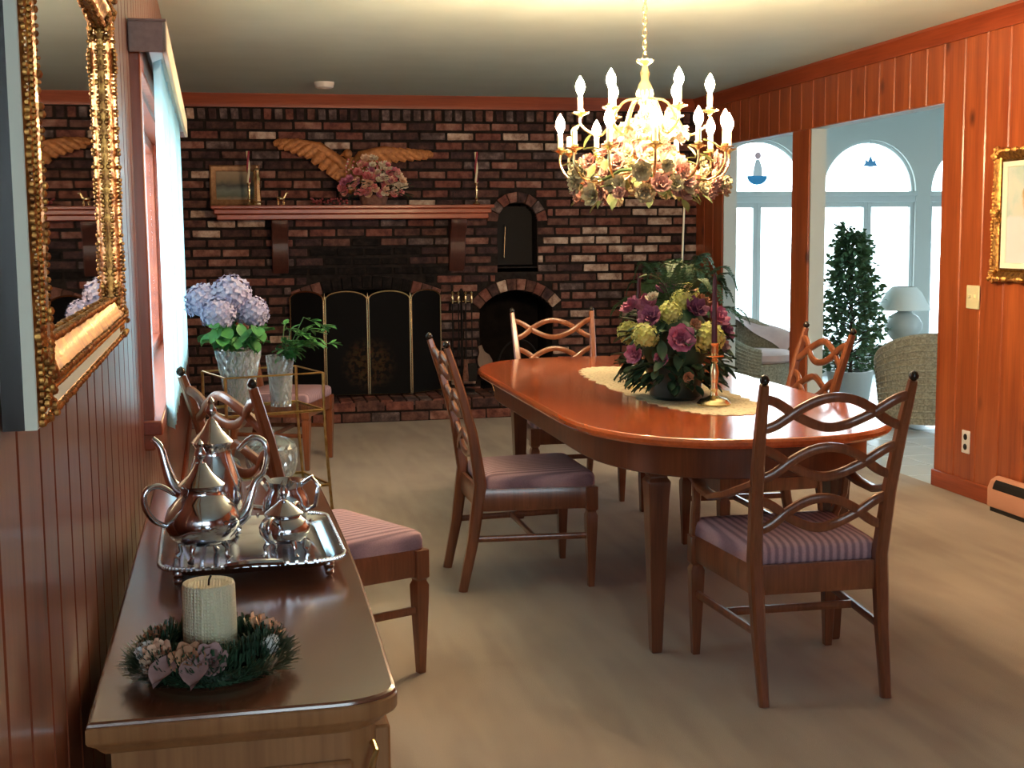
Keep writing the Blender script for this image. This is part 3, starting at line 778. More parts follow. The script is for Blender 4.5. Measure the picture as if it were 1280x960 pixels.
def pot(name, label, loc, rz, k, prof, lid, spout=True, handle=True, two=False):
    t = thing(name, label, 'teapot' if spout else 'bowl', loc, rz, 'silver tea service')
    flt = lambda a, kk: 1 + .012*math.cos(a*10)
    MB().lathe([(r*k, z*k) for r, z in prof], 28, wob=flt).build('body', SILVER, t, angle=55)
    l = MB().lathe([(r*k, z*k) for r, z in lid], 24).build('lid', SILVER, t, angle=50)
    zt = lid[-1][1]*k
    MB().lathe([(.006*k,0),(.004*k,.006*k),(.011*k,.016*k),(.012*k,.022*k),(.006*k,.034*k),(.008*k,.040*k),(.001,.050*k)], 12).build('finial', SILVER, l, (0,0,zt-.002))
    for i in range(4):
        a = PI/4 + i*PI/2
        MB().tube([(.040*k,0,.040*k),(.052*k,0,.026*k),(.050*k,0,.012*k),(.058*k,0,.004*k)], [.008*k,.005*k,.004*k,.007*k], n=8, ref=(0,1,0)).build('foot', SILVER, t, (0,0,0), (0,0,a))
    hs = [PI] if not two else [PI, 0]
    if handle:
        for a in hs:
            zz = max(z for r, z in prof)*k
            pts = [(.055*k,0,zz*.92),(.085*k,0,zz*1.05),(.112*k,0,zz*1.0),(.115*k,0,zz*.80),(.098*k,0,zz*.60),(.072*k,0,zz*.50)]
            MB().tube(crom(pts), rads([.005*k,.006*k,.0065*k,.0065*k,.006*k,.005*k]), n=10, ref=(0,1,0)).build('handle', SILVER, t, (0,0,0), (0,0,a))
    if spout:
        zz = max(z for r, z in prof)*k
        pts = [(.055*k,0,zz*.42),(.085*k,0,zz*.52),(.100*k,0,zz*.72),(.112*k,0,zz*.95),(.128*k,0,zz*1.04)]
        MB().tube(crom(pts), rads([.016*k,.014*k,.010*k,.0075*k,.0065*k]), n=12, ref=(0,1,0)).build('spout', SILVER, t)
    return t
PROF = [(.028,.030),(.045,.034),(.062,.046),(.073,.066),(.075,.084),(.068,.104),(.054,.120),(.043,.132),(.040,.142),(.046,.150)]
LID = [(.046,.150),(.047,.153),(.040,.160),(.026,.172),(.016,.186),(.010,.196)]
PROF2 = [(.026,.030),(.042,.036),(.056,.056),(.061,.085),(.058,.115),(.047,.150),(.039,.175),(.037,.190),(.043,.200)]
LID2 = [(.043,.200),(.044,.203),(.036,.212),(.022,.226),(.012,.242),(.008,.250)]
pot('teapot', 'squat silver teapot with pointed lid on the silver tray', (-.078, 2.45, ZT), R(20), .93, PROF, LID)
pot('coffee_pot', 'tall silver coffee pot behind the squat teapot on the tray', (-.060, 2.64, ZT), R(165), .95, PROF2, LID2)
PROF3 = [(.026,.030),(.044,.036),(.058,.054),(.060,.070),(.050,.086),(.040,.094),(.044,.100)]
LID3 = [(.044,.100),(.045,.103),(.034,.112),(.018,.124),(.009,.132)]
pot('sugar_bowl', 'small silver lidded sugar bowl on the silver tray', (.072, 2.44, ZT), R(70), .80, PROF3, LID3, spout=False, two=True)
cr = thing('creamer', 'small open silver creamer jug behind the sugar bowl', 'jug', (.082, 2.63, ZT), R(-30), 'silver tea service')
MB().lathe([(.022,.02),(.040,.03),(.048,.05),(.044,.075),(.034,.092),(.040,.108),(.037,.106),(.030,.090)], 24).build('body', SILVER, cr, angle=55)
for i in range(3): MB().ball((.03,0,.012), .011, 8, 6, (1,.7,1.1)).build('foot', SILVER, cr, (0,0,0), (0,0,i*2*PI/3))
MB().tube([(.034,0,.10),(.060,0,.118),(.075,0,.10),(.066,0,.06),(.044,0,.048)], .0045, n=8, ref=(0,1,0)).build('handle', SILVER, cr)
MB().tube([(-.030,0,.088),(-.048,0,.108),(-.058,0,.116)], [.013,.011,.008], n=8, ref=(0,1,0)).build('spout', SILVER, cr)

# ---- flower meshes
rf = random.Random(21)
def petal(mb, M, L, W, cup):
    mb.grid(lambda u, v: ((u-.5)*W*(math.sin(PI*min(.97, .12+v*.85))**.7), cup*L*v*v + .25*W*(u-.5)**2*4*.5, L*v), 2, 3, M)
def rose_mesh(name, mat, r=.03, layers=((3,.35,8),(5,.6,22),(6,.85,42),(7,1.0,66))):
    mb = MB()
    for n, k, tilt in layers:
        for i in range(n):
            M = Matrix.Rotation(2*PI*i/n + k*5, 4, 'Z') @ Matrix.Translation((0, .04*r, 0)) @ Matrix.Rotation(-R(tilt), 4, 'X')
            petal(mb, M, r*k*1.05, r*(.55+.5*k), -.25)
    mb.ball((0,0,.1*r), .22*r, 6, 4)
    return mb.mesh(name, mat, angle=80)
def mop_mesh(name, mat, r=.07, n=90, fl=.013, seed=1):
    rr_ = random.Random(seed); mb = MB(); mb.ball((0,0,0), r*.86, 10, 7)
    for i in range(n):
        zz = 1 - 1.75*(i+.5)/n; ph = i*2.39996; rad = math.sqrt(max(0, 1-zz*zz))
        d = Vector((rad*math.cos(ph), rad*math.sin(ph), zz)); qn = d.to_track_quat('Z', 'Y').to_matrix().to_4x4()
        M = Matrix.Translation(d*r*rr_.uniform(.92,1.08)) @ qn @ Matrix.Rotation(rr_.uniform(0,PI), 4, 'Z') @ Matrix.Rotation(rr_.uniform(-.3,.3), 4, 'X')
        for k in range(4):
            a = k*PI/2; c, s_ = math.cos(a), math.sin(a)
            mb.add([(0,0,0),(fl*(c*.6-s_*.5), fl*(s_*.6+c*.5), .15*fl),(fl*c*1.15, fl*s_*1.15, .35*fl),(fl*(c*.6+s_*.5), fl*(s_*.6-c*.5), .15*fl)], [(0,1,2,3)], M)
    return mb.mesh(name, mat, angle=80)
def leaf_mesh(name, mat, L=.08, W=.045, droop=.25):
    return MB().grid(lambda u, v: ((u-.5)*W*math.sin(PI*max(.03, v))**.8, L*v, -droop*L*v*v + abs(u-.5)*W*.35), 2, 6).mesh(name, mat, angle=80)
def aim(d, roll=0.0): return (Vector(d).to_track_quat('Z','Y').to_matrix() @ Matrix.Rotation(roll, 3, 'Z')).to_euler()
def leaf_rot(az, el, roll=0.0): return (Matrix.Rotation(az, 3, 'Z') @ Matrix.Rotation(el, 3, 'X') @ Matrix.Rotation(roll, 3, 'Y')).to_euler()

# ---- pillar candle and its ring
pc = thing('pillar_candle', 'thick ivory honeycomb pillar candle on the buffet', 'candle', (-.055, 1.875, ZB+.002))
mt, nt, p = newmat('honeycomb_wax'); p.inputs['Base Color'].default_value = (.78,.74,.52,1); p.inputs['Roughness'].default_value = .5
p.inputs['Subsurface Weight'].default_value = .15; p.inputs['Subsurface Radius'].default_value = (.02,.012,.006)
vo = nt.nodes.new('ShaderNodeTexVoronoi'); vo.feature = 'DISTANCE_TO_EDGE'; vo.inputs['Scale'].default_value = 230; vo.inputs['Randomness'].default_value = .15
nt.links.new(coords(nt, (1,1,.9), False), vo.inputs['Vector']); bump(nt, p, ramp(nt, vo.outputs['Distance'], [(0,(1,1,1)),(.25,(0,0,0))]), .6, .004)
HONEY = mt
MB().lathe([(.0345,0),(.0375,.003),(.0385,.06),(.0375,.121),(.036,.125),(.012,.121),(.0,.120)], 32).build('wax_body', HONEY, pc, angle=50)
MB().tube([(0,0,.119),(.001,0,.128),(.004,.001,.134)], .0016, n=6).build('wick', IRON, pc)
wr_ = thing('candle_ring', 'green sprig candle ring with dried flowers around the pillar candle', 'wreath', (-.055, 1.86, ZB))
wr_.location = (-.055, 1.858, ZB)
mb = MB()
for i in range(4200):
    a = rf.uniform(0, 2*PI); b = rf.uniform(-.5, PI+.3); rr2 = .078 + .030*math.cos(b)*rf.uniform(.6,1.1); z = .014 + .026*max(0, math.sin(b))*rf.uniform(.6,1.15)
    d = Vector((math.cos(a)*math.cos(b)+rf.uniform(-.5,.5), math.sin(a)*math.cos(b)+rf.uniform(-.5,.5), abs(math.sin(b))*.8+rf.uniform(-.1,.5))).normalized()
    M = Matrix.Translation((math.cos(a)*rr2, math.sin(a)*rr2, z)) @ d.to_track_quat('Y','Z').to_matrix().to_4x4()
    L = rf.uniform(.012,.026); mb.add([(-.0016,0,0),(.0016,0,0),(.001,L,0.001),(-.001,L,.001)], [(0,1,2,3)], M)
mb.build('sprigs', GREEND, wr_, smooth=False).__setitem__('kind', 'stuff')
MB().tube([(.078*math.cos(2*PI*i/24), .078*math.sin(2*PI*i/24), .013) for i in range(24)], .011, closed=True, n=8).build('wreath_base', GREEND, wr_)
RM = {}
def rose(mat, r):
    k = ('r', mat.name, r)
    if k not in RM: RM[k] = rose_mesh('flower', mat, r)
    return RM[k]
def mop(mat, r, n=90, fl=.013):
    k = ('m', mat.name, r, n)
    if k not in RM: RM[k] = mop_mesh('flower_head', mat, r, n, fl)
    return RM[k]
def leaf(mat, L, W, d=.25):
    k = ('l', mat.name, L, W, d)
    if k not in RM: RM[k] = leaf_mesh('leaf', mat, L, W, d)
    return RM[k]
for (a, el, mat, r) in ((-1.9, .9, DRIED, .018), (-2.5, .8, PEACH, .017), (.45, .9, PEACH, .020), (.75,1.1,IVORYP,.013), (-1.55,.6,DUSTY,.017), (2.7,.9,DRIED,.015)):
    inst(rose(mat, r), 'dried_flower', wr_, (.083*math.cos(a), .083*math.sin(a), .040), aim((math.cos(a)*.6, math.sin(a)*.6 - .2, el)), 1.55)
for a in (-2.15, -1.75):
    inst(leaf(DUSTY, .045, .032), 'dried_leaf', wr_, (.083*math.cos(a), .083*math.sin(a), .046), leaf_rot(a-PI/2, -.25), 1.25)
for a, r in ((-2.9, .014), (-.35, .011), (-.15,.009)):
    inst(mop(WHITEF, .013, 26, .006), 'white_sprig', wr_, (.088*math.cos(a), .088*math.sin(a), .042), (0,0,0), r/.013)

# ---- gilt mirror on the left wall
def frame_mesh(name, w, h, prof, mat, **k):        # prof: (inset from the outer edge, depth off the wall)
    rings = []
    for i, d in prof: rings.append([(d, -w/2+i, -h/2+i), (d, w/2-i, -h/2+i), (d, w/2-i, h/2-i), (d, -w/2+i, h/2-i)])
    return MB().layers(rings, cap0=False, cap1=False).mesh(name, mat, **k)
def beads(w, h, inset, d, r, step, mat, parent, name, jit=0.0):
    mb = MB(); a, b = w/2-inset, h/2-inset
    for (p, q_) in (((-a,-b),(a,-b)), ((a,-b),(a,b)), ((a,b),(-a,b)), ((-a,b),(-a,-b))):
        n = int(math.hypot(q_[0]-p[0], q_[1]-p[1])/step)
        for i in range(n):
            t = i/n; rr2 = r*(1+rf.uniform(-jit, jit)); mb.ball((d+rf.uniform(-jit,jit)*r, lerp(p[0],q_[0],t), lerp(p[1],q_[1],t)), rr2, 6, 4, (1, 1, 1))
    return mb.build(name, mat, parent)
MX, MY = LW(1.877, .002)
MW_, MH_ = 1.19, .62
mr = thing('wall_mirror', 'wide gilt-framed mirror with cream band on the plank wall above the buffet', 'mirror', (MX, MY, 1.50), LA)
inst(frame_mesh('frame', MW_, MH_, [(.0,.0),(.0,.020)], FINIAL, angle=30), 'backing_edge', mr)  # black edge paints in the shadow gap between frame and wall
inst(frame_mesh('cream_edge', MW_, MH_, [(.0,.020),(.0,.031),(.002,.032)], CREAM, angle=30), 'cream_edge', mr)
inst(frame_mesh('outer_frame', MW_, MH_, [(.002,.032),(.006,.036),(.010,.034)], GOLD, angle=30), 'outer_frame', mr)
inst(frame_mesh('cream_band', MW_, MH_, [(.010,.034),(.011,.035),(.029,.035),(.030,.034)], CREAM, angle=30), 'cream_band', mr)
inst(frame_mesh('inner_frame', MW_, MH_, [(.030,.034),(.034,.040),(.040,.042),(.047,.041),(.055,.036),(.070,.029),(.076,.027),(.078,.018)], GOLD, angle=30), 'inner_frame', mr)
beads(MW_, MH_, .006, .036, .0036, .0068, GOLD, mr, 'outer_carving', .3)
beads(MW_, MH_, .032, .038, .0030, .0058, GOLDL, mr, 'bead_row', .1)
beads(MW_, MH_, .043, .042, .0036, .0075, GOLD, mr, 'crest_carving', .4)
beads(MW_, MH_, .075, .028, .0042, .0085, GOLD, mr, 'inner_carving', .4)
for sy in (-1, 1):
    for sz in (-1, 1):
        mb = MB()
        for i in range(70):
            a, b = rf.uniform(.005, .10), rf.uniform(.005, .10)
            mb.ball((.034 + .009*math.exp(-((max(a,b)-.043)/.025)**2) + rf.uniform(-.003,.003), sy*(MW_/2-a), sz*(MH_/2-b)), rf.uniform(.003,.006), 6, 4)
        mb.build('corner_carving', GOLD, mr)
MB().box(.016,.021,-MW_/2+.072,MW_/2-.072,-MH_/2+.072,MH_/2-.072).build('glass', MIRROR, mr, smooth=False)

# ---- framed painting on the right wall
PA = thing('framed_painting', 'pastel painting in an ornate gilt frame on the knotty pine wall', 'painting', (XR-.001, 5.455, 1.445), PI)
PW, PH = .66, .635
inst(frame_mesh('frame', PW, PH, [(.0,.0),(.0,.028),(.010,.040),(.030,.032),(.045,.020)], GOLD, angle=30), 'frame', PA)
inst(frame_mesh('gilt_inner', PW, PH, [(.045,.020),(.050,.026),(.062,.024)], GOLDL, angle=30), 'gilt_inner', PA)
inst(frame_mesh('liner', PW, PH, [(.062,.024),(.085,.018),(.088,.012)], CREAM, angle=30), 'liner', PA)
beads(PW, PH, .008, .034, .012, .017, GOLD, PA, 'carving', .4)
for (u, v) in ((-1,-1),(1,-1),(-1,1),(1,1),(0,1),(0,-1),(1,0),(-1,0)):
    mb = MB()
    for i in range(14): mb.ball((.034+rf.uniform(0,.010), u*(PW/2-.02)+rf.uniform(-.02,.02)*1.3, v*(PH/2-.02)+rf.uniform(-.02,.02)*1.3), rf.uniform(.008,.014), 6, 4)
    mb.build('ornament', GOLD, PA)
mt, nt, p = newmat('painted_canvas')
v = coords(nt, rnd=False); f = noise(nt, v, 5.5, 4)
c = ramp(nt, f, [(.32,(.30,.46,.44)), (.50,(.46,.55,.52)), (.64,(.62,.58,.52))])
def blob(cy, cz, ry, rz, col, cin):
    sx = nt.nodes.new('ShaderNodeSeparateXYZ'); nt.links.new(v, sx.inputs[0])
    def mt_(op, a, b):
        n_ = nt.nodes.new('ShaderNodeMath'); n_.operation = op
        for i_, val in enumerate((a, b)):
            if isinstance(val, (int, float)): n_.inputs[i_].default_value = val
            else: nt.links.new(val, n_.inputs[i_])
        return n_.outputs[0]
    a = mt_('POWER', mt_('DIVIDE', mt_('ABSOLUTE', mt_('SUBTRACT', sx.outputs[1], cy), 0), ry), 2)
    b = mt_('POWER', mt_('DIVIDE', mt_('ABSOLUTE', mt_('SUBTRACT', sx.outputs[2], cz), 0), rz), 2)
    s_ = mt_('ADD', mt_('ADD', a, b), mt_('MULTIPLY', mt_('SUBTRACT', f, .5), 2.5))
    return mixc(nt, ramp(nt, s_, [(.8,(1,1,1)),(1.1,(0,0,0))]), cin, col)
c = blob(-.14, -.14, .16, .15, (.66,.62,.66), c); c = blob(-.04, .06, .095, .12, (.42,.26,.10), c); c = blob(-.02, .02, .05, .065, (.66,.46,.34), c)
nt.links.new(c, p.inputs['Base Color']); p.inputs['Roughness'].default_value = .6
MB().box(.004,.010,-PW/2+.08,PW/2-.08,-PH/2+.08,PH/2-.08).build('canvas', mt, PA, smooth=False)

# ---- switch, outlet, baseboard heater
sw_ = thing('light_switch', 'ivory double light switch plate on the knotty pine wall', 'light switch', (XR, 5.985, 1.035))
MB().box(-.008,0,-.058,.058,-.060,.060).build('plate', PLASTIC, sw_, bevel=.003)
for s in (-1, 1): MB().box(-.016,-.006,s*.024-.006,s*.024+.006,-.006,.014).build('toggle', PLASTIC, sw_, bevel=.002)
ot = thing('wall_outlet', 'white duplex outlet low on the knotty pine wall', 'outlet', (XR, 6.01, .285))
MB().box(-.007,0,-.037,.037,-.060,.060).build('plate', PLASTICW, ot, bevel=.003)
for s in (-1, 1): MB().lathe([(.0165,0),(.0165,.003),(.015,.004)], 16, M=Matrix.Translation((-.006,0,s*.026)) @ Matrix.Rotation(-PI/2,4,'Y')).build('socket', DARKSLOT, ot)
ht = thing('baseboard_heater', 'pale metal baseboard heater along the knotty pine wall', 'heater', (XR-.0145, 5.68, 0))
MB().prism([(0,.02),(-.062,.02),(-.066,.03),(-.066,.115),(-.050,.150),(-.020,.168),(0,.168)], -1.5, 0, 'XZ').build('housing', HEATERM, ht, bevel=.003, angle=30)
MB().prism([(-.066,.115),(-.064,.112),(-.045,.150),(-.047,.156),(-.058,.139)], -1.45, -.05, 'XZ').build('grille_slot', DARKSLOT, ht, (-.004,0,.002), smooth=False)
MB().box(-.060,-.002,-1.48,-.02,.0,.019).build('toe_gap', DARKSLOT, ht, smooth=False)
# ================================================================ GLASS CART WITH VASES
CX, CY, CA = .088, 5.45, R(17)
ct = thing('tea_cart', 'brass tea cart with two glass shelves and a top gallery rail', 'cart', (CX, CY, 0), CA)
cw, cd = .205, .165
for sx in (-1, 1):
    for sy in (-1, 1):
        bow = .035 if sx > 0 else 0
        pts = [(sx*cw + bow*sx*1.2, sy*cd, .05), (sx*cw + bow*sx*.7, sy*cd, .25), (sx*cw + bow*sx*.2, sy*cd, .50), (sx*cw, sy*cd, .68), (sx*cw, sy*cd, .815)]
        MB().tube(pts, .0065, n=8, ref=(0,1,0)).build('upright', BRASSD, ct)
        MB().lathe([(.02,.0),(.025,.012),(.02,.025)], 14, M=Matrix.Translation((sx*cw+bow*sx*1.3, sy*cd-.010, .026)) @ Matrix.Rotation(PI/2,4,'X')).build('caster', IRON, ct)
for z, ex in ((.66, 0), (.345, .02)):
    fr_ = MB()
    L = [(-cw-ex,-cd),(cw+ex,-cd),(cw+ex,cd),(-cw-ex,cd)]
    fr_.tube([(p_[0],p_[1],z) for p_ in L], .006, closed=True, n=8, ref=(0,0,1)).build('shelf_frame', BRASSD, ct)
    MB().box(-cw-ex+.004, cw+ex-.004, -cd+.004, cd-.004, z-.003, z+.004).build('glass_shelf', SHELFG, ct, smooth=False)
for z in (.815,):
    MB().tube([(-cw,-cd,z),(cw,-cd,z),(cw,cd,z),(-cw,cd,z)], .0036, closed=True, n=8).build('gallery_rail', BRASSD, ct)
def ctp(x, y, z): return (CX + x*math.cos(CA) - y*math.sin(CA), CY + x*math.sin(CA) + y*math.cos(CA), z)
def facet(n, d): return lambda a, k: 1 + d*(1 if (int(round(a/(2*PI)*2*n)) + k) % 2 else -1)
def vase(label, loc, prof, n=14):
    t = thing('crystal_vase', label, 'vase', loc)
    inner = [(max(.004, r-.007), z) for r, z in prof[::-1] if z > .02]
    MB().lathe(prof + inner + [(0.0, inner[-1][1])], 2*n, wob=facet(n, .035)).build('cut_body', CRYSTAL, t, smooth=False)
    return t
V1 = ctp(-.105, -.02, .6645); V2 = ctp(.085, .02, .6645)
def vp(r0, r1, h, m=9): return [(r0*1.02, 0)] + [(lerp(r0, r1, (k/m)**1.4), h*k/m) for k in range(m+1)]
vase('wide cut-crystal vase holding lavender hydrangeas on the glass cart', V1, vp(.055, .094, .25))
vase('narrow cut-crystal vase with trailing greens on the glass cart', V2, vp(.042, .058, .215))
# hydrangea stems
HEADS = [((-.130,.03,.445), .072, 'left'), ((-.02,.02,.470), .080, ''), ((-.075,-.05,.400), .066, ''), ((.062,.01,.400), .064, '')]
HL = ['lavender hydrangea bloom leaning towards the curtain in the crystal vase', 'tallest lavender hydrangea bloom in the crystal vase', 'lavender hydrangea bloom nestled low between two others above the vase leaves', 'lavender hydrangea bloom leaning towards the fireplace screen in the crystal vase']
for (p_, r, _), lb in zip(HEADS, HL):
    t = thing('hydrangea', lb, 'flower', V1, 0, 'hydrangeas in the crystal vase')
    MB().tube([(p_[0]*.12, p_[1]*.12, .02), (p_[0]*.3, p_[1]*.3, .22), (p_[0]*.8, p_[1]*.8, p_[2]-.06), (p_[0], p_[1], p_[2]-.02)], .0035, n=6).build('stem', STEM, t)
    inst(mop(LAV, .07, 95, .0145), 'flower_head', t, p_, (rf.uniform(-.4,.4), rf.uniform(-.4,.4), rf.uniform(0,6)), r/.07)
    for i in range(9):
        a = rf.uniform(0, 2*PI); h = rf.uniform(.25, max(.27, p_[2]-.09)); k = (h/p_[2])
        inst(leaf(GREENB, .12, .075), 'leaf', t, (p_[0]*k, p_[1]*k, h), leaf_rot(a, rf.uniform(-.1,.9)), rf.uniform(.65, 1.05))
for o in [c_ for c_ in COL.objects if c_.name.startswith('hydrangea')][:4]:
    for i in range(5): inst(leaf(GREENB, .12, .075), 'leaf', o, (rf.uniform(-.10,.10), -.075+rf.uniform(-.02,.02), rf.uniform(.29,.36)), leaf_rot(PI+rf.uniform(-1.0,1.0), rf.uniform(-.7,.1), rf.uniform(-.3,.3)), rf.uniform(.55,.85))
gr = thing('greenery_spray', 'spray of small-leaved greenery in the narrow crystal vase', 'greenery', V2)
for i in range(9):
    a = rf.uniform(-1.3, 1.3); L = rf.uniform(.10, .24); up_h = rf.uniform(.04, .16)
    pts = [(0,0,.03), (.02*math.cos(a), .02*math.sin(a), .20), (.5*L*math.cos(a), .5*L*math.sin(a), .22+up_h), (L*math.cos(a), L*math.sin(a), .22+up_h*.7)]
    sp_ = MB().tube(pts, .0022, n=5).build('sprig', STEM, gr)
    for k in range(18):
        t = rf.uniform(.35, 1); q0 = Vector(pts[1]).lerp(Vector(pts[2]), min(1, t*1.6-.5)) if t < .9 else Vector(pts[3])
        if t > .7: q0 = Vector(pts[2]).lerp(Vector(pts[3]), (t-.7)/.3)
        inst(leaf(GREENB, .05, .024), 'leaf', sp_, q0, leaf_rot(a - PI/2 + rf.uniform(-1.2,1.2), rf.uniform(-.5,.7)), rf.uniform(.7,1.2))
cb = thing('crystal_bowl', 'cut-crystal covered bowl on the lower shelf of the cart', 'bowl', ctp(.03, 0, .3495))
prf = [(.05,0),(.075,.01),(.095,.04),(.105,.08),(.108,.12),(.102,.145)]
MB().lathe(prf + [(r-.008, z) for r, z in prf[::-1] if z > .008] + [(0,.012)], 28, wob=facet(14,.03)).build('bowl_body', CRYSTAL, cb, smooth=False)
MB().lathe([(.104,.146),(.095,.165),(.065,.185),(.03,.196),(.012,.200),(.016,.215),(.006,.225)], 28, wob=facet(14,.025)).build('bowl_lid', CRYSTAL, cb, smooth=False)
dc = thing('crystal_decanter', 'small cut-crystal decanter beside the covered bowl on the cart', 'decanter', ctp(-.145, .04, .3495))
MB().lathe([(.04,0),(.055,.01),(.058,.06),(.045,.10),(.018,.12),(.016,.16),(.022,.165)], 20, wob=facet(10,.03)).build('decanter_body', CRYSTAL, dc, smooth=False)
MB().ball((0,0,.18), .02, 8, 6).build('stopper', CRYSTAL, dc, smooth=False)

# ================================================================ MANTEL AND WHAT STANDS ON IT
mn = thing('mantel_shelf', 'long red-stained wooden mantel shelf on the brick wall', 'mantel', (.895, YB-.022, 1.50))
MB().box(-1.070,1.055,-.235,.0,.080,.105).build('shelf_board', MANTEL, mn, bevel=.005)
MB().box(-1.050,1.035,-.215,.0,.040,.080).build('upper_moulding', MANTEL, mn, bevel=.008)
MB().box(-1.030,1.015,-.190,.0,.0,.040).build('beam', MANTEL, mn, bevel=.006)
for xx in (-.57, .79):
    poly = [(0,0),(-.16,0),(-.165,-.03),(-.15,-.07),(-.10,-.12),(-.075,-.18),(-.085,-.23),(-.07,-.29),(-.035,-.36),(0,-.41)]
    MB().prism(poly, -.062, .062, 'YZ').build('corbel', DARKW, mn, (xx,0,0), bevel=.006)
ZM = 1.606; YM = 9.965
# eagle
eg = thing('eagle_plaque', 'gilt spread-winged eagle plaque mounted on the brick wall above the mantel', 'plaque', (.87, YB-.055, 1.86))
MB().lathe([(.0,-.17),(.035,-.15),(.06,-.08),(.068,.0),(.055,.07),(.035,.11)], 14, sy=.45).build('body', EAGLEG, eg)
hd = MB().ball((0,0,0), .036, 10, 8, (1,.7,1)).build('head', EAGLEG, eg, (-.02,-.02,.135))
MB().lathe([(.014,0),(.011,.014),(.003,.032)], 8, M=Matrix.Rotation(R(-115),4,'Y')).build('beak', EAGLEG, hd, (-.028,0,-.002))
feather = MB().grid(lambda u, v: ((u-.5)*.095*(math.sin(PI*min(.95,.15+.75*v))**.6), -.010*math.sin(PI*u)-.004, -.20*v), 4, 5).grid(lambda u, v: ((u-.5)*.095*(math.sin(PI*min(.95,.15+.75*v))**.6), .004, -.20*v), 4, 5).mesh('feather', EAGLEG)
for s, tip, sh in ((-1, (-.50,.215), (-.085,.075)), (1, (.565,.135), (.085,.115))):
    # arm of the wing as a tapering bar, feathers hanging from it
    ctrl = [(s*.03,-.01,.02), (sh[0],-.02,sh[1]), (lerp(sh[0],tip[0],.35),-.025,lerp(sh[1],tip[1],.55)+.035), (lerp(sh[0],tip[0],.7),-.02,lerp(sh[1],tip[1],.9)+.02), (tip[0],-.01,tip[1])]
    wg = MB().tube(ctrl, [(.05,.02),(.045,.024),(.034,.02),(.022,.014),(.008,.006)], n=8, ref=(0,1,0)).build('wing', EAGLEG, eg)
    for k in range(13):
        u = k/12; i = min(3, int(u*4)); tt = u*4-i; p_ = Vector(ctrl[i]).lerp(Vector(ctrl[i+1]), tt)
        ang = lerp(.45, 1.32, u)*s
        inst(feather, 'feather', wg, (p_.x, p_.y-.004*(k % 2), p_.z+.01), (0, -ang, 0), (lerp(1.0,.6,u), 1, lerp(.62, .72, math.sin(PI*u)) * (1 if u < .9 else .6)))
# picture on the mantel
pm = thing('mantel_picture', 'small landscape picture in a gilt frame leaning on the mantel', 'picture', (.005, 10.05, ZM), 0)
mt, nt, p = newmat('landscape_print'); v = coords(nt, rnd=False)
sx = nt.nodes.new('ShaderNodeSeparateXYZ'); nt.links.new(v, sx.inputs[0])
ad = nt.nodes.new('ShaderNodeMath'); ad.operation = 'MULTIPLY_ADD'; nt.links.new(noise(nt, v, 14), ad.inputs[0]); ad.inputs[1].default_value = .07; nt.links.new(sx.outputs[2], ad.inputs[2])
nt.links.new(ramp(nt, ad.outputs[0], [(.075,(.34,.22,.14)),(.11,(.10,.12,.09)),(.15,(.16,.19,.17)),(.19,(.05,.06,.055)),(.225,(.22,.17,.11)),(.29,(.34,.26,.17))]), p.inputs['Base Color']); p.inputs['Roughness'].default_value = .6
LP = mt
pmr = R(-7)
inner = inst(None, 'picture_tilt', pm) if False else None
def tilt_part(mb, name, mat, **k): o = mb.build(name, mat, pm, **k); o.rotation_euler = (pmr,0,0); return o
f = MB(); 
rings = [[(-.185+i,d,.0+i),(.185-i,d,.0+i),(.185-i,d,.305-i),(-.185+i,d,.305-i)] for i, d in ((0,.0),(0,-.018),(.012,-.026),(.04,-.016),(.048,-.008))]
tilt_part(MB().layers(rings, cap0=False, cap1=False), 'frame', plain('aged_gilt_wood', (.32,.17,.08), .45, .3, c2=(.22,.11,.05), nscale=40), angle=30)
tilt_part(MB().box(-.14,.14,-.009,-.004,.045,.26), 'canvas', LP, smooth=False)
# candlesticks and figurines on the mantel
def stick(name, label, loc, prof, mat, candle=None, group=None, n=16):
    t = thing(name, label, 'candlestick', loc, 0, group)
    MB().lathe(prof, n).build('stick', mat, t, angle=50)
    return t
BST = [(.034,0),(.036,.006),(.028,.014),(.012,.022),(.009,.035),(.016,.045),(.010,.055),(.009,.10),(.014,.115),(.009,.125),(.010,.150),(.018,.160),(.018,.166),(.012,.168)]
def candle_on(label, loc, h, r, mat, group=None, twist=False):
    t = thing('taper_candle', label, 'candle', loc, 0, group)
    if twist:
        for ph, m_ in ((0, REDWAX), (PI, IVWAX)):
            MB().tube([(.0055*math.cos(ph+14*u*PI/7*1.0), .0055*math.sin(ph+14*u*PI/7), h*u) for u in [k/28 for k in range(29)]], .0085, n=7).build('wax_strand', m_, t)
    else: MB().lathe([(r,0),(r*.95,h*.2),(r*.72,h*.92),(r*.3,h)], 12).build('wax', mat, t)
    MB().tube([(0,0,h-.002),(.001,0,h+.010)], .0012, n=5).build('wick', IRON, t)
for x, lb, tall in ((.105, 'beside the landscape', .17), (1.82, 'near the arched niche', .17)):
    stick('candlestick', 'slim brass candlestick on the mantel ' + lb, (x, YM-.06, ZM), [(r*.85, z*1.0) for r, z in BST], BRASS, group='mantel candlesticks')
    candle_on('red and ivory twisted candle on the mantel ' + lb, (x, YM-.06, ZM+.168), .23, .008, REDWAX, 'twisted candles', True)
gb = thing('brass_bell', 'tall brass bell-shaped ornament in front of the mantel picture', 'ornament', (.165, YM-.02, ZM))
MB().lathe([(.034,0),(.036,.01),(.030,.06),(.026,.15),(.030,.20),(.022,.22),(.024,.26),(.010,.275),(.012,.29),(.002,.30)], 8).build('bell_body', BRASS, gb, angle=25)
MB().lathe([(.037,.02),(.039,.025),(.037,.03)], 16).build('bell_band', BRASSD, gb)
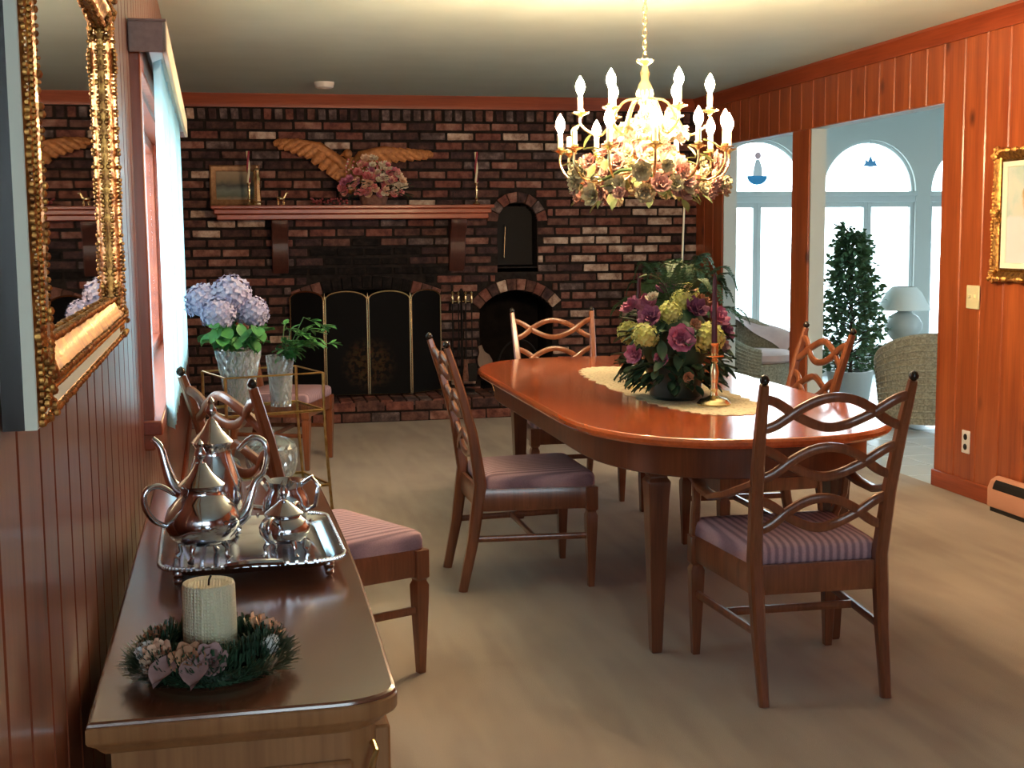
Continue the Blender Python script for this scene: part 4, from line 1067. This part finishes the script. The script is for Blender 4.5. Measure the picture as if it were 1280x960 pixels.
dg = thing('brass_deer', 'tiny brass deer figurine on the mantel', 'figurine', (.335, YM-.08, ZM))
MB().ball((0,0,.05), .018, 8, 6, (1.7,.8,.9)).build('body', BRASS, dg)
MB().tube([(.025,0,.055),(.036,0,.075),(.040,0,.088)], [.008,.006,.005], n=6, ref=(0,1,0)).ball((.046,0,.090), .008, 6, 5, (1.5,.8,.9)).build('neck_and_head', BRASS, dg)
for lx in (-.022, -.014, .016, .024): MB().tube([(lx,0,.045),(lx+.002,0,.022),(lx,0,0)], [.005,.003,.003], n=5, ref=(0,1,0)).build('leg', BRASS, dg, (0, .006*(1 if int(lx*1000) % 4 else -1), 0))
MB().tube([(.042,0,.095),(.038,.006,.108),(.044,.010,.118)], .0015, n=4).tube([(.042,0,.095),(.038,-.006,.108),(.044,-.010,.118)], .0015, n=4).build('antlers', BRASS, dg)
bk = thing('birdcage_hook', 'thin dark iron stand on the mantel between flowers and candlestick', 'ornament', (1.64, YM-.04, ZM))
MB().lathe([(.022,0),(.022,.004),(.004,.008)], 12).build('foot', IRON, bk)
MB().tube([(0,0,.005),(0,0,.09),(.008,0,.105),(.018,0,.10),(.02,0,.088)], .003, n=6, ref=(0,1,0)).build('hook', IRON, bk)
# mantel flower arrangement
ma = thing('flower_arrangement', 'pink and cream flower arrangement in a brown basket on the mantel', 'flowers', (1.03, YM-.05, ZM))
MB().lathe([(.09,0),(.10,.02),(.11,.06),(.10,.075),(.0,.072)], 20, sy=.62).build('basket', CARVED, ma)
cols = [PINKP, PEACH, PINKP, IVORYP, PINKP, MAUVE, PEACH, IVORYP]
for i in range(95):
    a = rf.uniform(0, PI); rr2 = rf.uniform(.04, 1)**.75; x = -.01 + .25*rr2*math.cos(a); z = .08 + .29*rr2*math.sin(a)*(1 - .3*abs(math.cos(a)))
    y = -.09 - .05*rf.random()*(1-rr2*.6) + .04
    m_ = cols[i % 8]; r = rf.choice((.024,.030,.038))
    inst(rose(m_, .028), 'flower', ma, (x, y, z), aim((math.cos(a)*.6, -1, .35+.4*math.sin(a)), rf.uniform(0,6)), r/.028)
for i in range(60):
    a = rf.uniform(-.5, PI+.5); rr2 = rf.uniform(.3, 1.1); x = .02 + .27*rr2*math.cos(a); z = max(.075, .06 + .18*rr2*math.sin(a))
    inst(leaf(GREEND, .07, .034), 'leaf', ma, (x*.8, rf.uniform(-.10,-.02), z), leaf_rot(math.atan2(-.5, math.cos(a)) - PI/2, rf.uniform(-.3,.8)), rf.uniform(.6,1.1))
for i in range(8):
    a = lerp(.55, 1.1, i/7)*PI*.5 + .3; x0 = rf.uniform(-.16, .12); L = rf.uniform(.1,.17)
    sp_ = MB().tube([(x0,-.04,.2),(x0-.02,-.05,.2+L*.6),(x0-.04+rf.uniform(-.03,.06),-.05,.2+L)], .0022, n=5).build('sprig', STEM, ma)
    for k in range(7): MB().ball((x0-.03+rf.uniform(-.03,.03), -.055+rf.uniform(-.01,.01), .2+L*(.3+.1*k)), .008, 6, 4).build('bud', (PINKP, IVORYP)[k % 2], sp_)
rbm = MB().ball((0,0,0), .009, 6, 5).mesh('berry', REDB)
bs = thing('berry_spray', 'dark red berry spray lying on the mantel beside the flowers', 'berries', (.70, YM-.07, ZM))
MB().tube([(-.15,0,.008),(-.05,.01,.018),(.06,0,.02),(.13,.0,.03)], .003, n=5).build('twig', BARK, bs)
for i in range(44): inst(rbm, 'berry', bs, (rf.uniform(-.15,.13), rf.uniform(-.035,.035), rf.uniform(.01,.05)))

# ================================================================ FIREPLACE FURNISHINGS
mt, nt, p = newmat('painted_mesh'); v = coords(nt, rnd=False)
mp = nt.nodes.new('ShaderNodeMapping'); mp.inputs['Location'].default_value = (-.0, 0, -.24); nt.links.new(v, mp.inputs['Vector'])
vl = nt.nodes.new('ShaderNodeVectorMath'); vl.operation = 'LENGTH'; nt.links.new(mp.outputs[0], vl.inputs[0])
mask = ramp(nt, vl.outputs['Value'], [(.10,(1,1,1)),(.22,(0,0,0))])
fl_ = ramp(nt, noise(nt, v, 26, 2), [(.44,(.010,.010,.010)),(.52,(.045,.022,.012)),(.60,(.040,.034,.016)),(.66,(.07,.024,.018))])
nt.links.new(mixc(nt, mask, (.008,.008,.009), fl_), p.inputs['Base Color']); p.inputs['Roughness'].default_value = .9; p.inputs['Specular IOR Level'].default_value = .1
MESHM = mt
fs = thing('fireplace_screen', 'folding four-panel fireplace screen of black mesh with brass arches', 'fire screen', (.955, 9.80, .1645), R(-2))
PWD, PHT = .322, .735
def arc_pts(n=16): return [(-PWD/2+.006, 0, .012)] + [(-PWD/2+.006, 0, PHT)] + [(-(PWD/2-.006)*math.cos(PI*k/n), 0, PHT + .060*math.sin(PI*k/n)) for k in range(1, n)] + [(PWD/2-.006, 0, PHT), (PWD/2-.006, 0, .012)]
pf = MB().tube(arc_pts(), .0065, closed=True, n=8, ref=(0,1,0)).mesh('brass_frame', BRASS)
po = [(q_[0], q_[2]) for q_ in arc_pts()]
pm_ = MB().prism(po, .001, .004, 'XZ').mesh('mesh_panel', plain('black_mesh', (.008,.008,.009), .9, spec=.1), smooth=False)
fin = MB().lathe([(.007,0),(.004,.008),(.007,.016),(.001,.05)], 8).mesh('finial', BRASS)
def fold(): 
    a = R(38)
    yield (-PWD/2-.001, 0, 0), 0; yield (PWD/2+.001, 0, 0), 0
    yield (-PWD-.004-PWD/2*math.cos(a), PWD/2*math.sin(a), 0), -a; yield (PWD+.004+PWD/2*math.cos(a), PWD/2*math.sin(a), 0), a
for k, (lc, a) in enumerate(fold()):
    pn = inst(pf, 'panel_frame', fs, lc, (0,0,a))
    if k > 1: inst(pm_, 'mesh', pn)
    else:           # the two middle panels carry one painted bouquet across their joint
        MB().prism([(x_+lc[0], z_) for x_, z_ in po], .001, .004, 'XZ').build('mesh', MESHM, pn, (-lc[0], 0, 0), smooth=False)
for xx in (-PWD, 0, PWD): inst(fin, 'finial', fs, (xx, -.004, PHT+.0))
# tools hanging on a stand between the two openings
ft = thing('fireplace_tools', 'brass and iron fireplace tool set standing between the two arches', 'fireplace tools', (1.69, 9.90, .1645))
MB().lathe([(.10,0),(.10,.010),(.085,.018),(.03,.024),(.014,.04)], 20).build('base', IRON, ft)
MB().lathe([(.009,.03),(.009,.74),(.015,.75),(.018,.775),(.006,.80)], 10).build('pole', IRON, ft)
MB().tube([(-.085,0,.70),(.085,0,.70)], .006, n=8).build('crossbar', BRASS, ft)
for x, hn in ((-.075, 'poker'), (-.028, 'tongs'), (.028, 'brush'), (.075, 'shovel')):
    tl = MB().tube([(0,0,.70),(0,0,.25)], .005, n=6).build(hn, IRON, ft, (x, -.03, 0))
    MB().lathe([(.006,0),(.010,.02),(.013,.05),(.007,.065),(.014,.082),(.004,.095)], 10).build('handle', BRASS, tl, (0,0,.685))
    if hn == 'brush': MB().lathe([(.028,.08),(.030,.12),(.015,.25)], 10, sy=.5).build('bristles', CARVED, tl)
    elif hn == 'shovel': MB().box(-.038,.038,-.012,.0,.08,.22).build('blade', IRON, tl, bevel=.004)
    elif hn == 'tongs': MB().tube([(0,0,.40),(-.02,0,.25),(0,0,.10)], .004, n=6, ref=(0,1,0)).tube([(0,0,.40),(.02,0,.25),(0,0,.10)], .004, n=6, ref=(0,1,0)).build('jaws', IRON, tl)
    else: MB().tube([(0,0,.26),(0,0,.12),(.02,0,.11)], .005, n=6, ref=(0,1,0)).build('hook', IRON, tl)
bw = thing('bellows', 'wooden hearth bellows leaning against the brick pier', 'bellows', (1.915, 9.84, .1645), 0)
BWS = .72
bo_ = [(.0,.0),(.016,.02),(.022,.10),(.06,.16),(.075,.23),(.062,.29),(.028,.33),(.020,.40),(-.020,.40),(-.028,.33),(-.062,.29),(-.075,.23),(-.06,.16),(-.022,.10),(-.016,.02)]
for yy, nm in ((-.034,'front_board'), (.022,'back_board')): 
    o = MB().prism(bo_, yy, yy+.012, 'XZ').build(nm, DARKW, bw, bevel=.003); o.rotation_euler = (R(-12), R(-16), 0)
o = MB().prism([(a*.9, b) for a, b in bo_[2:13] if b < .31], -.022, .022, 'XZ').build('leather_fold', IRON, bw); o.rotation_euler = (R(-12), R(-16), 0)
o = MB().lathe([(.008,-.06),(.009,0),(.014,.03)], 10).build('nozzle', BRASS, bw); o.rotation_euler = (R(-12), R(-16), 0); o.location = (0,0,.06)
for o in bw.children:
    if o.name.startswith(('front','back','leather')): o.location = (0,0,.06)
bw.scale = (.8,.8,.8)
lb = thing('log_basket', 'black iron log basket with a tall arched handle before the bread oven', 'basket', (2.12, 9.80, .1645))
MB().lathe([(.11,0),(.14,.02),(.165,.12),(.175,.17),(.165,.17),(.13,.03),(0,.02)], 20, sy=.75).build('bowl', IRON, lb)
MB().tube([(.17*math.cos(PI*k/16), 0, .165 + .235*math.sin(PI*k/16)) for k in range(17)], .0065, n=8, ref=(0,1,0)).build('handle', IRON, lb)
np_ = thing('brass_poker', 'slim brass rod hanging in the arched brick niche', 'rod', (2.075, YB+.02, 1.19))
MB().tube([(0,0,.01),(.006,0,.13),(.012,0,.245)], .004, n=6, ref=(0,1,0)).build('shaft', BRASS, np_)
MB().ball((0,0,.008), .008, 6, 5).build('knob', BRASS, np_)
MB().tube([(.012,0,.245),(.014,.03,.26),(.014,.10,.262)], .003, n=6).build('hanger', IRON, np_)
# fern in the corner
fnp = thing('potted_fern', 'large dark green fern on a stand in the corner by the sunroom opening', 'fern', (3.22, 9.22, 0))
MB().lathe([(.13,0),(.13,.02),(.03,.05),(.025,.40),(.12,.44),(.14,.46),(.13,.48)], 16).build('stand', TABLEW, fnp)
MB().lathe([(.09,.481),(.12,.60),(.135,.68),(.135,.70),(.12,.70),(.11,.66),(0,.66)], 20).build('pot', POT, fnp)
def frond(L, rise, seed):
    r_ = random.Random(seed); mb = MB(); N = 16
    P = [Vector((L*math.sin(u*1.35)/1.0, 0, rise*math.sin(u*2.3) - .25*L*u*u)) for u in [k/N for k in range(N+1)]]
    mb.tube(P, [.003]*(N+1), n=4, ref=(0,1,0))
    for k in range(2, N+1):
        for s in (-1, 1):
            for hh in (0, .5):
                p_ = P[k-1].lerp(P[k], hh); l = .075*math.sin(PI*min(.96, .12+.86*(k-1+hh)/N)) + .01; d = (P[k]-P[k-1]).normalized()
                e = p_ + Vector((d.x*l*.45, s*l, -.02*l + r_.uniform(-.012,.006)))
                mb.add([p_ - d*.006, p_.lerp(e,.5) - d*.010, e, p_.lerp(e,.5) + d*.010, ], [(0,1,2,3)])
    return mb.mesh('frond', FERNG, smooth=False)
FR = [frond(.52, .34, 1), frond(.46, .46, 2), frond(.56, .20, 3), frond(.36, .52, 4)]
for i in range(46): inst(FR[i % 4], 'frond', fnp, (0,0,.67), (rf.uniform(-.15,.15), rf.uniform(-.25,.1), i*2.39996), rf.uniform(.75, 1.05))
MB().tube([(.05,.12,.70),(.10,.17,1.62)], [.009,.007], n=8).build('stake', SLEEVE, fnp)

# ================================================================ TABLE SETTING
ZTT = .7515
mt, nt, p = newmat('lace'); v = coords(nt, rnd=False)
vo = nt.nodes.new('ShaderNodeTexVoronoi'); vo.inputs['Scale'].default_value = 70; nt.links.new(v, vo.inputs['Vector'])
nt.links.new(ramp(nt, vo.outputs['Distance'], [(.15,(.36,.28,.17)),(.45,(.62,.53,.36))]), p.inputs['Base Color']); p.inputs['Roughness'].default_value = .95
bump(nt, p, vo.outputs['Distance'], .5, .004); LACE = mt
ru = thing('lace_runner', 'ivory lace runner with a scalloped edge along the dining table', 'table runner', (1.665, 4.985, ZTT))
def run_out(d, z, sc=0.0):
    out = []; n = 176
    for k in range(n):
        t = 2*PI*k/n; c, s_ = math.cos(t), math.sin(t)
        r = 1 + sc*math.cos(44*t)
        out.append(((.205-d)*math.copysign(abs(c)**.72, c)*r, (.85-d)*math.copysign(abs(s_)**.72, s_)*(1+sc*.25*math.cos(44*t)), z))
    return out
MB().layers([run_out(.030,0), run_out(.030,.0022)]).build('lace_field', LACE, ru, angle=30)
MB().layers([run_out(.0,0,.05), run_out(.0,.0016,.05)]).build('scalloped_edge', LACE, ru, angle=30)
ZR = ZTT + .0026
cp = thing('centerpiece', 'full mauve, plum and lime flower centerpiece in a dark planter on the table', 'flowers', (1.600, 4.62, ZR))
MB().lathe([(.078,0),(.092,.012),(.100,.07),(.104,.125),(.098,.13),(.085,.12),(.0,.115)], 24, sx=1.0, sy=1.25).build('planter', PLANTER, cp)
for i in range(285):
    a = rf.uniform(0, 2*PI); h = rf.uniform(.08, .30) if i < 130 else rf.uniform(.055,.14); k = rf.uniform(.75, 1.05)*(.130 + .045*math.sin(PI*min(1,h/.3)))
    inst(leaf(GREEND, .085, .04), 'leaf', cp, (k*math.cos(a)*.95, k*math.sin(a), h), leaf_rot(a - PI/2 + rf.uniform(-.6,.6), rf.uniform(-.75,.5) if h > .12 else rf.uniform(-.5,-.1)), rf.uniform(.7,1.15) if h > .12 else rf.uniform(.5,.8))
FLS = [ # (x, z, depth towards the viewer, material, radius, kind)
 (-.045,.235,.17,MAUVE,.050,'r'), (.145,.305,.08,MAUVE,.046,'r'), (.085,.235,.15,LIME,.055,'m'), (-.055,.325,.08,LIME,.042,'m'),
 (.015,.365,.04,LIME,.042,'m'), (-.165,.245,.09,LIME,.046,'m'), (-.135,.305,.07,PURP,.044,'r'), (.055,.335,.08,PURP,.044,'r'), (-.195,.175,.06,MAUVE,.036,'r'),
 (-.115,.165,.14,MAUVE,.026,'r'), (.025,.285,.15,DRIED,.022,'r'), (-.10,.375,.0,IVORYP,.026,'r'), (.12,.36,.0,DRIED,.030,'r'), (.195,.25,.06,PURP,.036,'r'),
 (.07,.40,-.02,PEACH,.026,'r'), (-.02,.40,-.05,PURP,.040,'r'), (.17,.20,.10,DUSTY,.026,'r'), (-.02,.10,.19,DRIED,.020,'r'), (-.17,.34,-.06,MAUVE,.04,'r'), (.10,.38,-.12,LIME,.045,'m'),
 (-.06,.34,-.16,MAUVE,.045,'r'), (.15,.26,-.12,PURP,.045,'r'), (-.16,.24,-.12,LIME,.045,'m'), (0,.26,-.20,MAUVE,.04,'r')]
for x, z, dd, m_, r, kd in FLS:
    z -= .0; x *= .88
    d = (x*3, -dd*4-.15, (z-.12)*2.2)
    if kd == 'r': inst(rose(m_, .045), 'flower', cp, (x, -dd, z), aim(d, rf.uniform(0,6)), r/.045*1.15)
    else: inst(mop(m_, .05, 80, .012), 'flower_head', cp, (x, -dd, z), (rf.uniform(-.4,.4),rf.uniform(-.4,.4),0), r/.05)
MB().ball((0,0,.22), .13, 12, 8, (1,1.1,1.1)).build('moss_core', GREEND, cp)
for i in range(10):
    a = rf.uniform(0, 2*PI); inst(FR[i % 4], 'frond', cp, (0,0,.28), (0, rf.uniform(-.9,-.3), a), .42)
def candlestick_table(label, loc, k=1.0):
    t = thing('candlestick', label, 'candlestick', loc, 0, 'table candlesticks')
    MB().lathe([(r*k, z*k) for r, z in [(.060,0),(.062,.006),(.054,.014),(.050,.020),(.030,.026),(.014,.034),(.011,.050),(.015,.058),(.012,.068),(.014,.085),(.018,.120),(.013,.140),(.010,.150),(.016,.158),(.010,.170)]], 24).build('stem', BRASS, t, angle=50)
    MB().lathe([(r*k, z*k) for r, z in [(.010,.170),(.036,.176),(.037,.180),(.014,.182)]], 8).build('drip_pan', BRASS, t)
    MB().lathe([(r*k, z*k) for r, z in [(.013,.181),(.016,.195),(.014,.212),(.018,.224),(.011,.225),(.010,.210)]], 14).build('socket', BRASS, t, angle=50)
candlestick_table('brass candlestick on the lace runner between centerpiece and armchair', (1.672, 4.40, ZR))
candle_on('plum taper candle on the lace runner between centerpiece and armchair', (1.672, 4.40, ZR+.2255), .245, .0105, TAPER, 'plum tapers')
candlestick_table('brass candlestick between flower centerpiece and white votive cup', (1.578, 5.0, ZR))
candle_on('plum taper candle between flower centerpiece and white votive cup', (1.578, 5.0, ZR+.2255), .235, .0105, TAPER, 'plum tapers')
vt = thing('votive_cup', 'small white votive cup in a wire holder at the end of the lace runner', 'votive', (1.585, 5.15, ZR))
MB().lathe([(.020,.012),(.027,.02),(.030,.06),(.031,.072),(.027,.072),(.024,.03),(0,.026)], 18).build('cup', PORC, vt)
for k in range(3): MB().tube([(.036,0,0),(.034,0,.04),(.032,0,.075)], .002, n=5, ref=(0,1,0)).build('wire_leg', IRON, vt, (0,0,0), (0,0,k*2*PI/3))
MB().tube([(.033*math.cos(2*PI*k/16), .033*math.sin(2*PI*k/16), .055) for k in range(16)], .002, closed=True, n=5).build('wire_ring', IRON, vt)
# ================================================================ CHANDELIER
HX, HYc = 1.600, 5.00
cl = thing('chandelier', 'two-tier brass candle chandelier with lit bulbs above the dining table', 'chandelier', (HX, HYc, 1.50))
MB().lathe([(.0,0),(.012,.004),(.02,.016),(.012,.028),(.05,.05),(.068,.085),(.062,.125),(.035,.155),(.018,.175),(.016,.20),(.028,.22),(.036,.26),(.028,.30),(.016,.32),(.015,.36),(.026,.385),(.034,.42),(.026,.455),(.014,.475),(.020,.50),(.014,.515),(.010,.53),(.034,.545),(.036,.552),(.010,.556)], 20).build('column', BRASS, cl, angle=50)
MB().lathe([(.06,.90),(.065,.925),(.03,.94)], 20).build('ceiling_canopy', BRASS, cl)
z = .556; k = 0
lk = MB().tube([(.009*math.cos(2*PI*i/12), 0, .015*math.sin(2*PI*i/12)) for i in range(12)], .0022, closed=True, n=6, ref=(0,1,0)).mesh('chain_link', BRASS)
while z < .90: inst(lk, 'chain_link', cl, (0,0,z+.011), (0,0,(k % 2)*PI/2)); z += .0225; k += 1
def arm(parent, R_, z0, zl, zt, a, lit, first):
    pts = [(.02,0,z0),(.35*R_,0,z0-.015),(.65*R_,0,zl),(.88*R_,0,zl+.012),(R_,0,lerp(zl,zt,.55)),(R_,0,zt)]
    key = (R_, z0)
    if key not in ARM:
        # smooth the path with a Catmull-Rom pass
        P = [Vector(p_) for p_ in pts]; sm = []
        for i in range(len(P)-1):
            p0, p1, p2, p3 = P[max(0,i-1)], P[i], P[i+1], P[min(len(P)-1,i+2)]
            for j in range(4):
                t = j/4; sm.append(.5*((2*p1) + (-p0+p2)*t + (2*p0-5*p1+4*p2-p3)*t*t + (-p0+3*p1-3*p2+p3)*t**3))
        sm.append(P[-1])
        ARM[key] = MB().tube(sm, .0052, n=8, ref=(0,1,0)).mesh('arm', BRASS)
    ar = inst(ARM[key], 'arm', parent, (0,0,0), (0,0,a))
    inst(PAN, 'drip_pan', ar, (R_,0,zt)); inst(SLV, 'candle_sleeve', ar, (R_,0,zt+.012))
    if lit: inst(BLB, 'bulb', ar, (R_,0,zt+.072))
ARM = {}
PAN = MB().lathe([(.006,-.012),(.012,-.004),(.034,.004),(.036,.008),(.014,.008),(.016,.018),(.012,.02)], 8).mesh('drip_pan', BRASS)
SLV = MB().lathe([(.0105,0),(.0105,.058),(.006,.061)], 12).mesh('candle_sleeve', SLEEVE)
BLB = MB().lathe([(.007,0),(.009,.006),(.0165,.022),(.019,.034),(.016,.050),(.008,.066),(.001,.078)], 12).mesh('bulb', BULB)
for i in range(12):
    a = R(-11) + i*PI/6; arm(cl, .335, .12, .075, .195, a, i not in (5, 7), i == 0)
for i in range(6): arm(cl, .255, .40, .265, .345, R(-17.7) + i*PI/3, True, False)
gl = thing('flower_garland', 'pale pink and cream silk flower garland woven through the chandelier', 'garland', (HX, HYc, 1.50))
ring = [(.20*math.cos(2*PI*i/24), .20*math.sin(2*PI*i/24), .10 + .02*math.sin(5*2*PI*i/24)) for i in range(24)]
MB().tube(ring, .008, closed=True, n=6).build('vine', STEM, gl)
PALEPK = plain('pale_pink_silk', (.46,.22,.20), .8, c2=(.54,.34,.28), nscale=40)
CREAMS = plain('cream_silk', (.46,.40,.24), .8, c2=(.52,.48,.34), nscale=40)
SAGE = plain('sage_leaf', (.20,.24,.09), .6, c2=(.12,.18,.06), nscale=20)
fc = [PALEPK, CREAMS, PALEPK, CREAMS, CREAMS, PALEPK, CREAMS, PALEPK]
for i in range(150):
    a = rf.uniform(0, 2*PI); lay = rf.random()
    if lay < .72: rr2 = rf.uniform(.15,.315); z = rf.uniform(.015,.15)
    else: rr2 = rf.uniform(.06,.16); z = rf.uniform(.14,.33)
    r = rf.choice((.028,.036,.044))
    inst(rose(fc[i % 8], .032), 'flower', gl, (rr2*math.cos(a), rr2*math.sin(a), z), aim((math.cos(a), math.sin(a), rf.uniform(-.5,.7)), rf.uniform(0,6)), r/.032)
for i in range(110):
    a = rf.uniform(0, 2*PI); rr2 = rf.uniform(.08,.30); z = rf.uniform(.0,.16) if i < 80 else rf.uniform(.15,.30)
    inst(leaf(SAGE, .07, .036), 'leaf', gl, (rr2*math.cos(a), rr2*math.sin(a), z), leaf_rot(a-PI/2+rf.uniform(-.8,.8), rf.uniform(-.9,.5)), rf.uniform(.6,1.05))
sd = thing('smoke_detector', 'round white smoke detector on the dining room ceiling', 'smoke detector', (.635, 9.28, ZC))
MB().lathe([(.05,-.042),(.062,-.036),(.07,-.012),(.07,0)], 24).build('housing', PLASTICW, sd)
MB().lathe([(.018,-.046),(.022,-.041),(.02,-.038)], 16).build('vent_cap', PLASTICW, sd)

# ================================================================ SUNROOM THINGS
TRX, TRY = 4.78, 9.55
TREEG = plain('tree_leaf', (.10,.20,.09), .5, c2=(.05,.12,.06), nscale=18)
tr_ = thing('indoor_tree', 'leafy cone-shaped indoor tree standing in the sunroom', 'tree', (TRX, TRY, 0))
MB().lathe([(.13,0),(.15,.02),(.18,.24),(.185,.27),(.165,.27),(.15,.24),(0,.22)], 20).build('pot', CERAM, tr_)
MB().tube([(0,0,.2),(.01,.0,.6),(-.01,.01,1.0),(0,0,1.44)], [.022,.018,.012,.004], n=7).build('trunk', BARK, tr_)
brm = MB(); lv = MB(); rt = random.Random(9)
for i in range(120):
    z = .30 + 1.08*(i/120); a = i*2.39996; L = (.31*(1-(z-.30)/1.25) + .05)*rt.uniform(.65,1.12)
    e = Vector((L*math.cos(a), L*math.sin(a), z + .10*L + rt.uniform(-.02,.04))); b = Vector((0,0,z-.04))
    brm.tube([b, b.lerp(e,.5)+Vector((0,0,.02)), e], [.006,.004,.002], n=4)
    for k in range(27):
        t = rt.uniform(.35, 1.05); c_ = b.lerp(e, t) + Vector((rt.gauss(0,.022), rt.gauss(0,.022), rt.gauss(0,.022)))
        d = Vector((math.cos(a)+rt.gauss(0,.7), math.sin(a)+rt.gauss(0,.7), rt.gauss(-.1,.5))).normalized()
        M = Matrix.Translation(c_) @ d.to_track_quat('Y','Z').to_matrix().to_4x4() @ Matrix.Rotation(rt.uniform(0,PI), 4, 'Y'); l = rt.uniform(.040,.068)
        lv.add([(0,0,0),(.3*l,.45*l,.06*l),(0,l,0),(-.3*l,.45*l,.06*l)], [(0,1,2,3)], M)
brm.build('branches', BARK, tr_); tag(lv.build('foliage', TREEG, tr_, smooth=False), kind='stuff')

def wicker_chair(label, loc, rz, k=1.0):
    t = thing('wicker_chair', label, 'chair', loc, rz, 'wicker tub chairs in the sunroom')
    def barrel(u, v, off=0.0):                      # the wrapped back: low at the arms, high behind (-y)
        a = lerp(-R(125), R(125), u) - PI/2; rx, ry = .34+.05*v+off, .33+.05*v+off
        top = .40 + .27*math.cos((u-.5)*PI*1.0)**1.4
        return (rx*math.cos(a), ry*math.sin(a), lerp(.06, top, v))
    mb = MB().grid(lambda u, v: barrel(u, v), 30, 9); mb.grid(lambda u, v: barrel(u, v, -.03), 30, 9)
    mb.build('wicker_shell', WICKER, t, angle=60)
    MB().tube([barrel(k_/30, 1, -.015) for k_ in range(31)], .022, n=8).build('rolled_rim', WICKER, t)
    wv = MB()
    for j in range(1, 13): wv.tube([barrel(k_/30, j/13, .006) for k_ in range(31)], .0075, n=5)
    wv.build('woven_strands', WICKER, t)
    for k_ in range(0, 31, 2): MB().tube([barrel(k_/30, v/4, .004) for v in range(5)], .007, n=5).build('stake', WICKER, t)
    MB().lathe([(.27,.06),(.29,.08),(.30,.27),(.28,.29),(0,.29)], 24).build('seat_base', WICKER, t)
    MB().lathe([(.0,.291),(.26,.292),(.285,.315),(.28,.36),(.24,.385),(0,.395)], 24).build('cushion', THROW, t)
    for sx in (-1, 1):
        for sy in (-1, 1): MB().lathe([(.018,0),(.022,.08)], 10).build('foot', WICKER, t, (sx*.2, sy*.2, 0))
    return t
wicker_chair('round-backed wicker chair turned away beside the white sunroom lamp', (4.74, 8.22, 0), R(-28))
wicker_chair('wicker chair with a pink throw over it before the arched window', (4.30, 10.25, 0), R(215))
th = thing('pink_throw', 'rumpled pale pink throw draped over the wicker chair', 'throw', (4.30, 10.25, 0), R(215))
def drape(u, v):
    a = lerp(-R(118), R(60), u) - PI/2; top = .40 + .27*math.cos((lerp(-R(118),R(60),u)/R(250))*PI)**1.4
    z = top + .032 + .02*math.sin(7*u+3*v); rad = .40
    if v < .45: w = (.45-v)/.45; return ((rad+.035+.02*math.sin(9*u))*math.cos(a), (rad+.025+.02*math.sin(9*u))*math.sin(a), z - .20*w*(1+.25*math.sin(5*u)))
    w = (v-.45)/.55; return ((rad-.16*w)*math.cos(a), (rad-.16*w)*math.sin(a), z - .10*w*w + .02*math.sin(11*u))
MB().grid(drape, 34, 16).build('throw_cloth', THROW, th, angle=70)
stb = thing('side_table', 'small round wicker side table under the white sunroom lamp', 'table', (5.40, 9.85, 0))
MB().lathe([(.24,.38),(.25,.39),(.25,.41),(.24,.42)], 24).build('table_top', WICKER, stb)
MB().lathe([(.17,0),(.18,.02),(.10,.18),(.12,.30),(.20,.38)], 20).build('pedestal', WICKER, stb)
lp = thing('table_lamp', 'grey ceramic table lamp with a pleated white shade in the sunroom', 'lamp', (5.40, 9.85, .4215))
MB().lathe([(.07,0),(.08,.015),(.06,.03),(.10,.07),(.15,.14),(.155,.19),(.12,.25),(.05,.29),(.03,.31)], 24).build('base', CERAM, lp)
MB().lathe([(.008,.31),(.008,.45)], 8).build('stem', BRASS, lp)
MB().lathe([(.212,.305),(.214,.31),(.14,.45),(.095,.495),(.088,.497),(.135,.447),(.206,.309)], 48, wob=lambda a, k_: 1+.012*math.cos(24*a)).build('shade', SHADE, lp)
# suncatchers hanging in the arched panes
BLUEG = plain('blue_glass', (.05,.30,.62), .2, trans=.0); FIGP = plain('figure_glass', (.62,.42,.45), .4); WHG = plain('white_glass', (.66,.74,.78), .3)
s1 = thing('suncatcher', 'blue bowl-shaped suncatcher with a small seated figure in the arched window', 'ornament', (cs_[0]-.02, YS-.004, 1.90))
bowl = [(-.10+.20*k/12, -.0) for k in range(13)] + [(.10*math.cos(PI*k/12), -.085*math.sin(PI*k/12)) for k in range(1, 12)]
MB().prism(bowl, -.004, .004, 'XZ').build('bowl_shape', BLUEG, s1, (0,0,.0), smooth=False)
MB().prism([(-.045,0),(.05,0),(.045,.08),(.02,.15),(-.015,.15),(-.035,.07)], -.004, .004, 'XZ').build('figure_body', WHG, s1, smooth=False)
MB().prism([(.03*math.cos(2*PI*k/14)+.005, .185+.034*math.sin(2*PI*k/14)) for k in range(14)], -.005, .005, 'XZ').build('figure_head', FIGP, s1, smooth=False)
MB().tube([(0,0,.22),(0,0,.33)], .0012, n=4).build('string', IRON, s1)
s2 = thing('suncatcher', 'small blue leaf-shaped suncatcher in the arched window above the tree', 'ornament', (cs_[1]+.0, YS-.004, 2.005))
MB().prism([(-.075,-.01),(-.05,.02),(-.055,.05),(-.025,.03),(0,.085),(.025,.03),(.055,.05),(.05,.02),(.075,-.01),(0,-.02)], -.004, .004, 'XZ').build('leaf_shape', BLUEG, s2, smooth=False)
MB().tube([(0,0,.085),(0,0,.23)], .0012, n=4).build('string', IRON, s2)
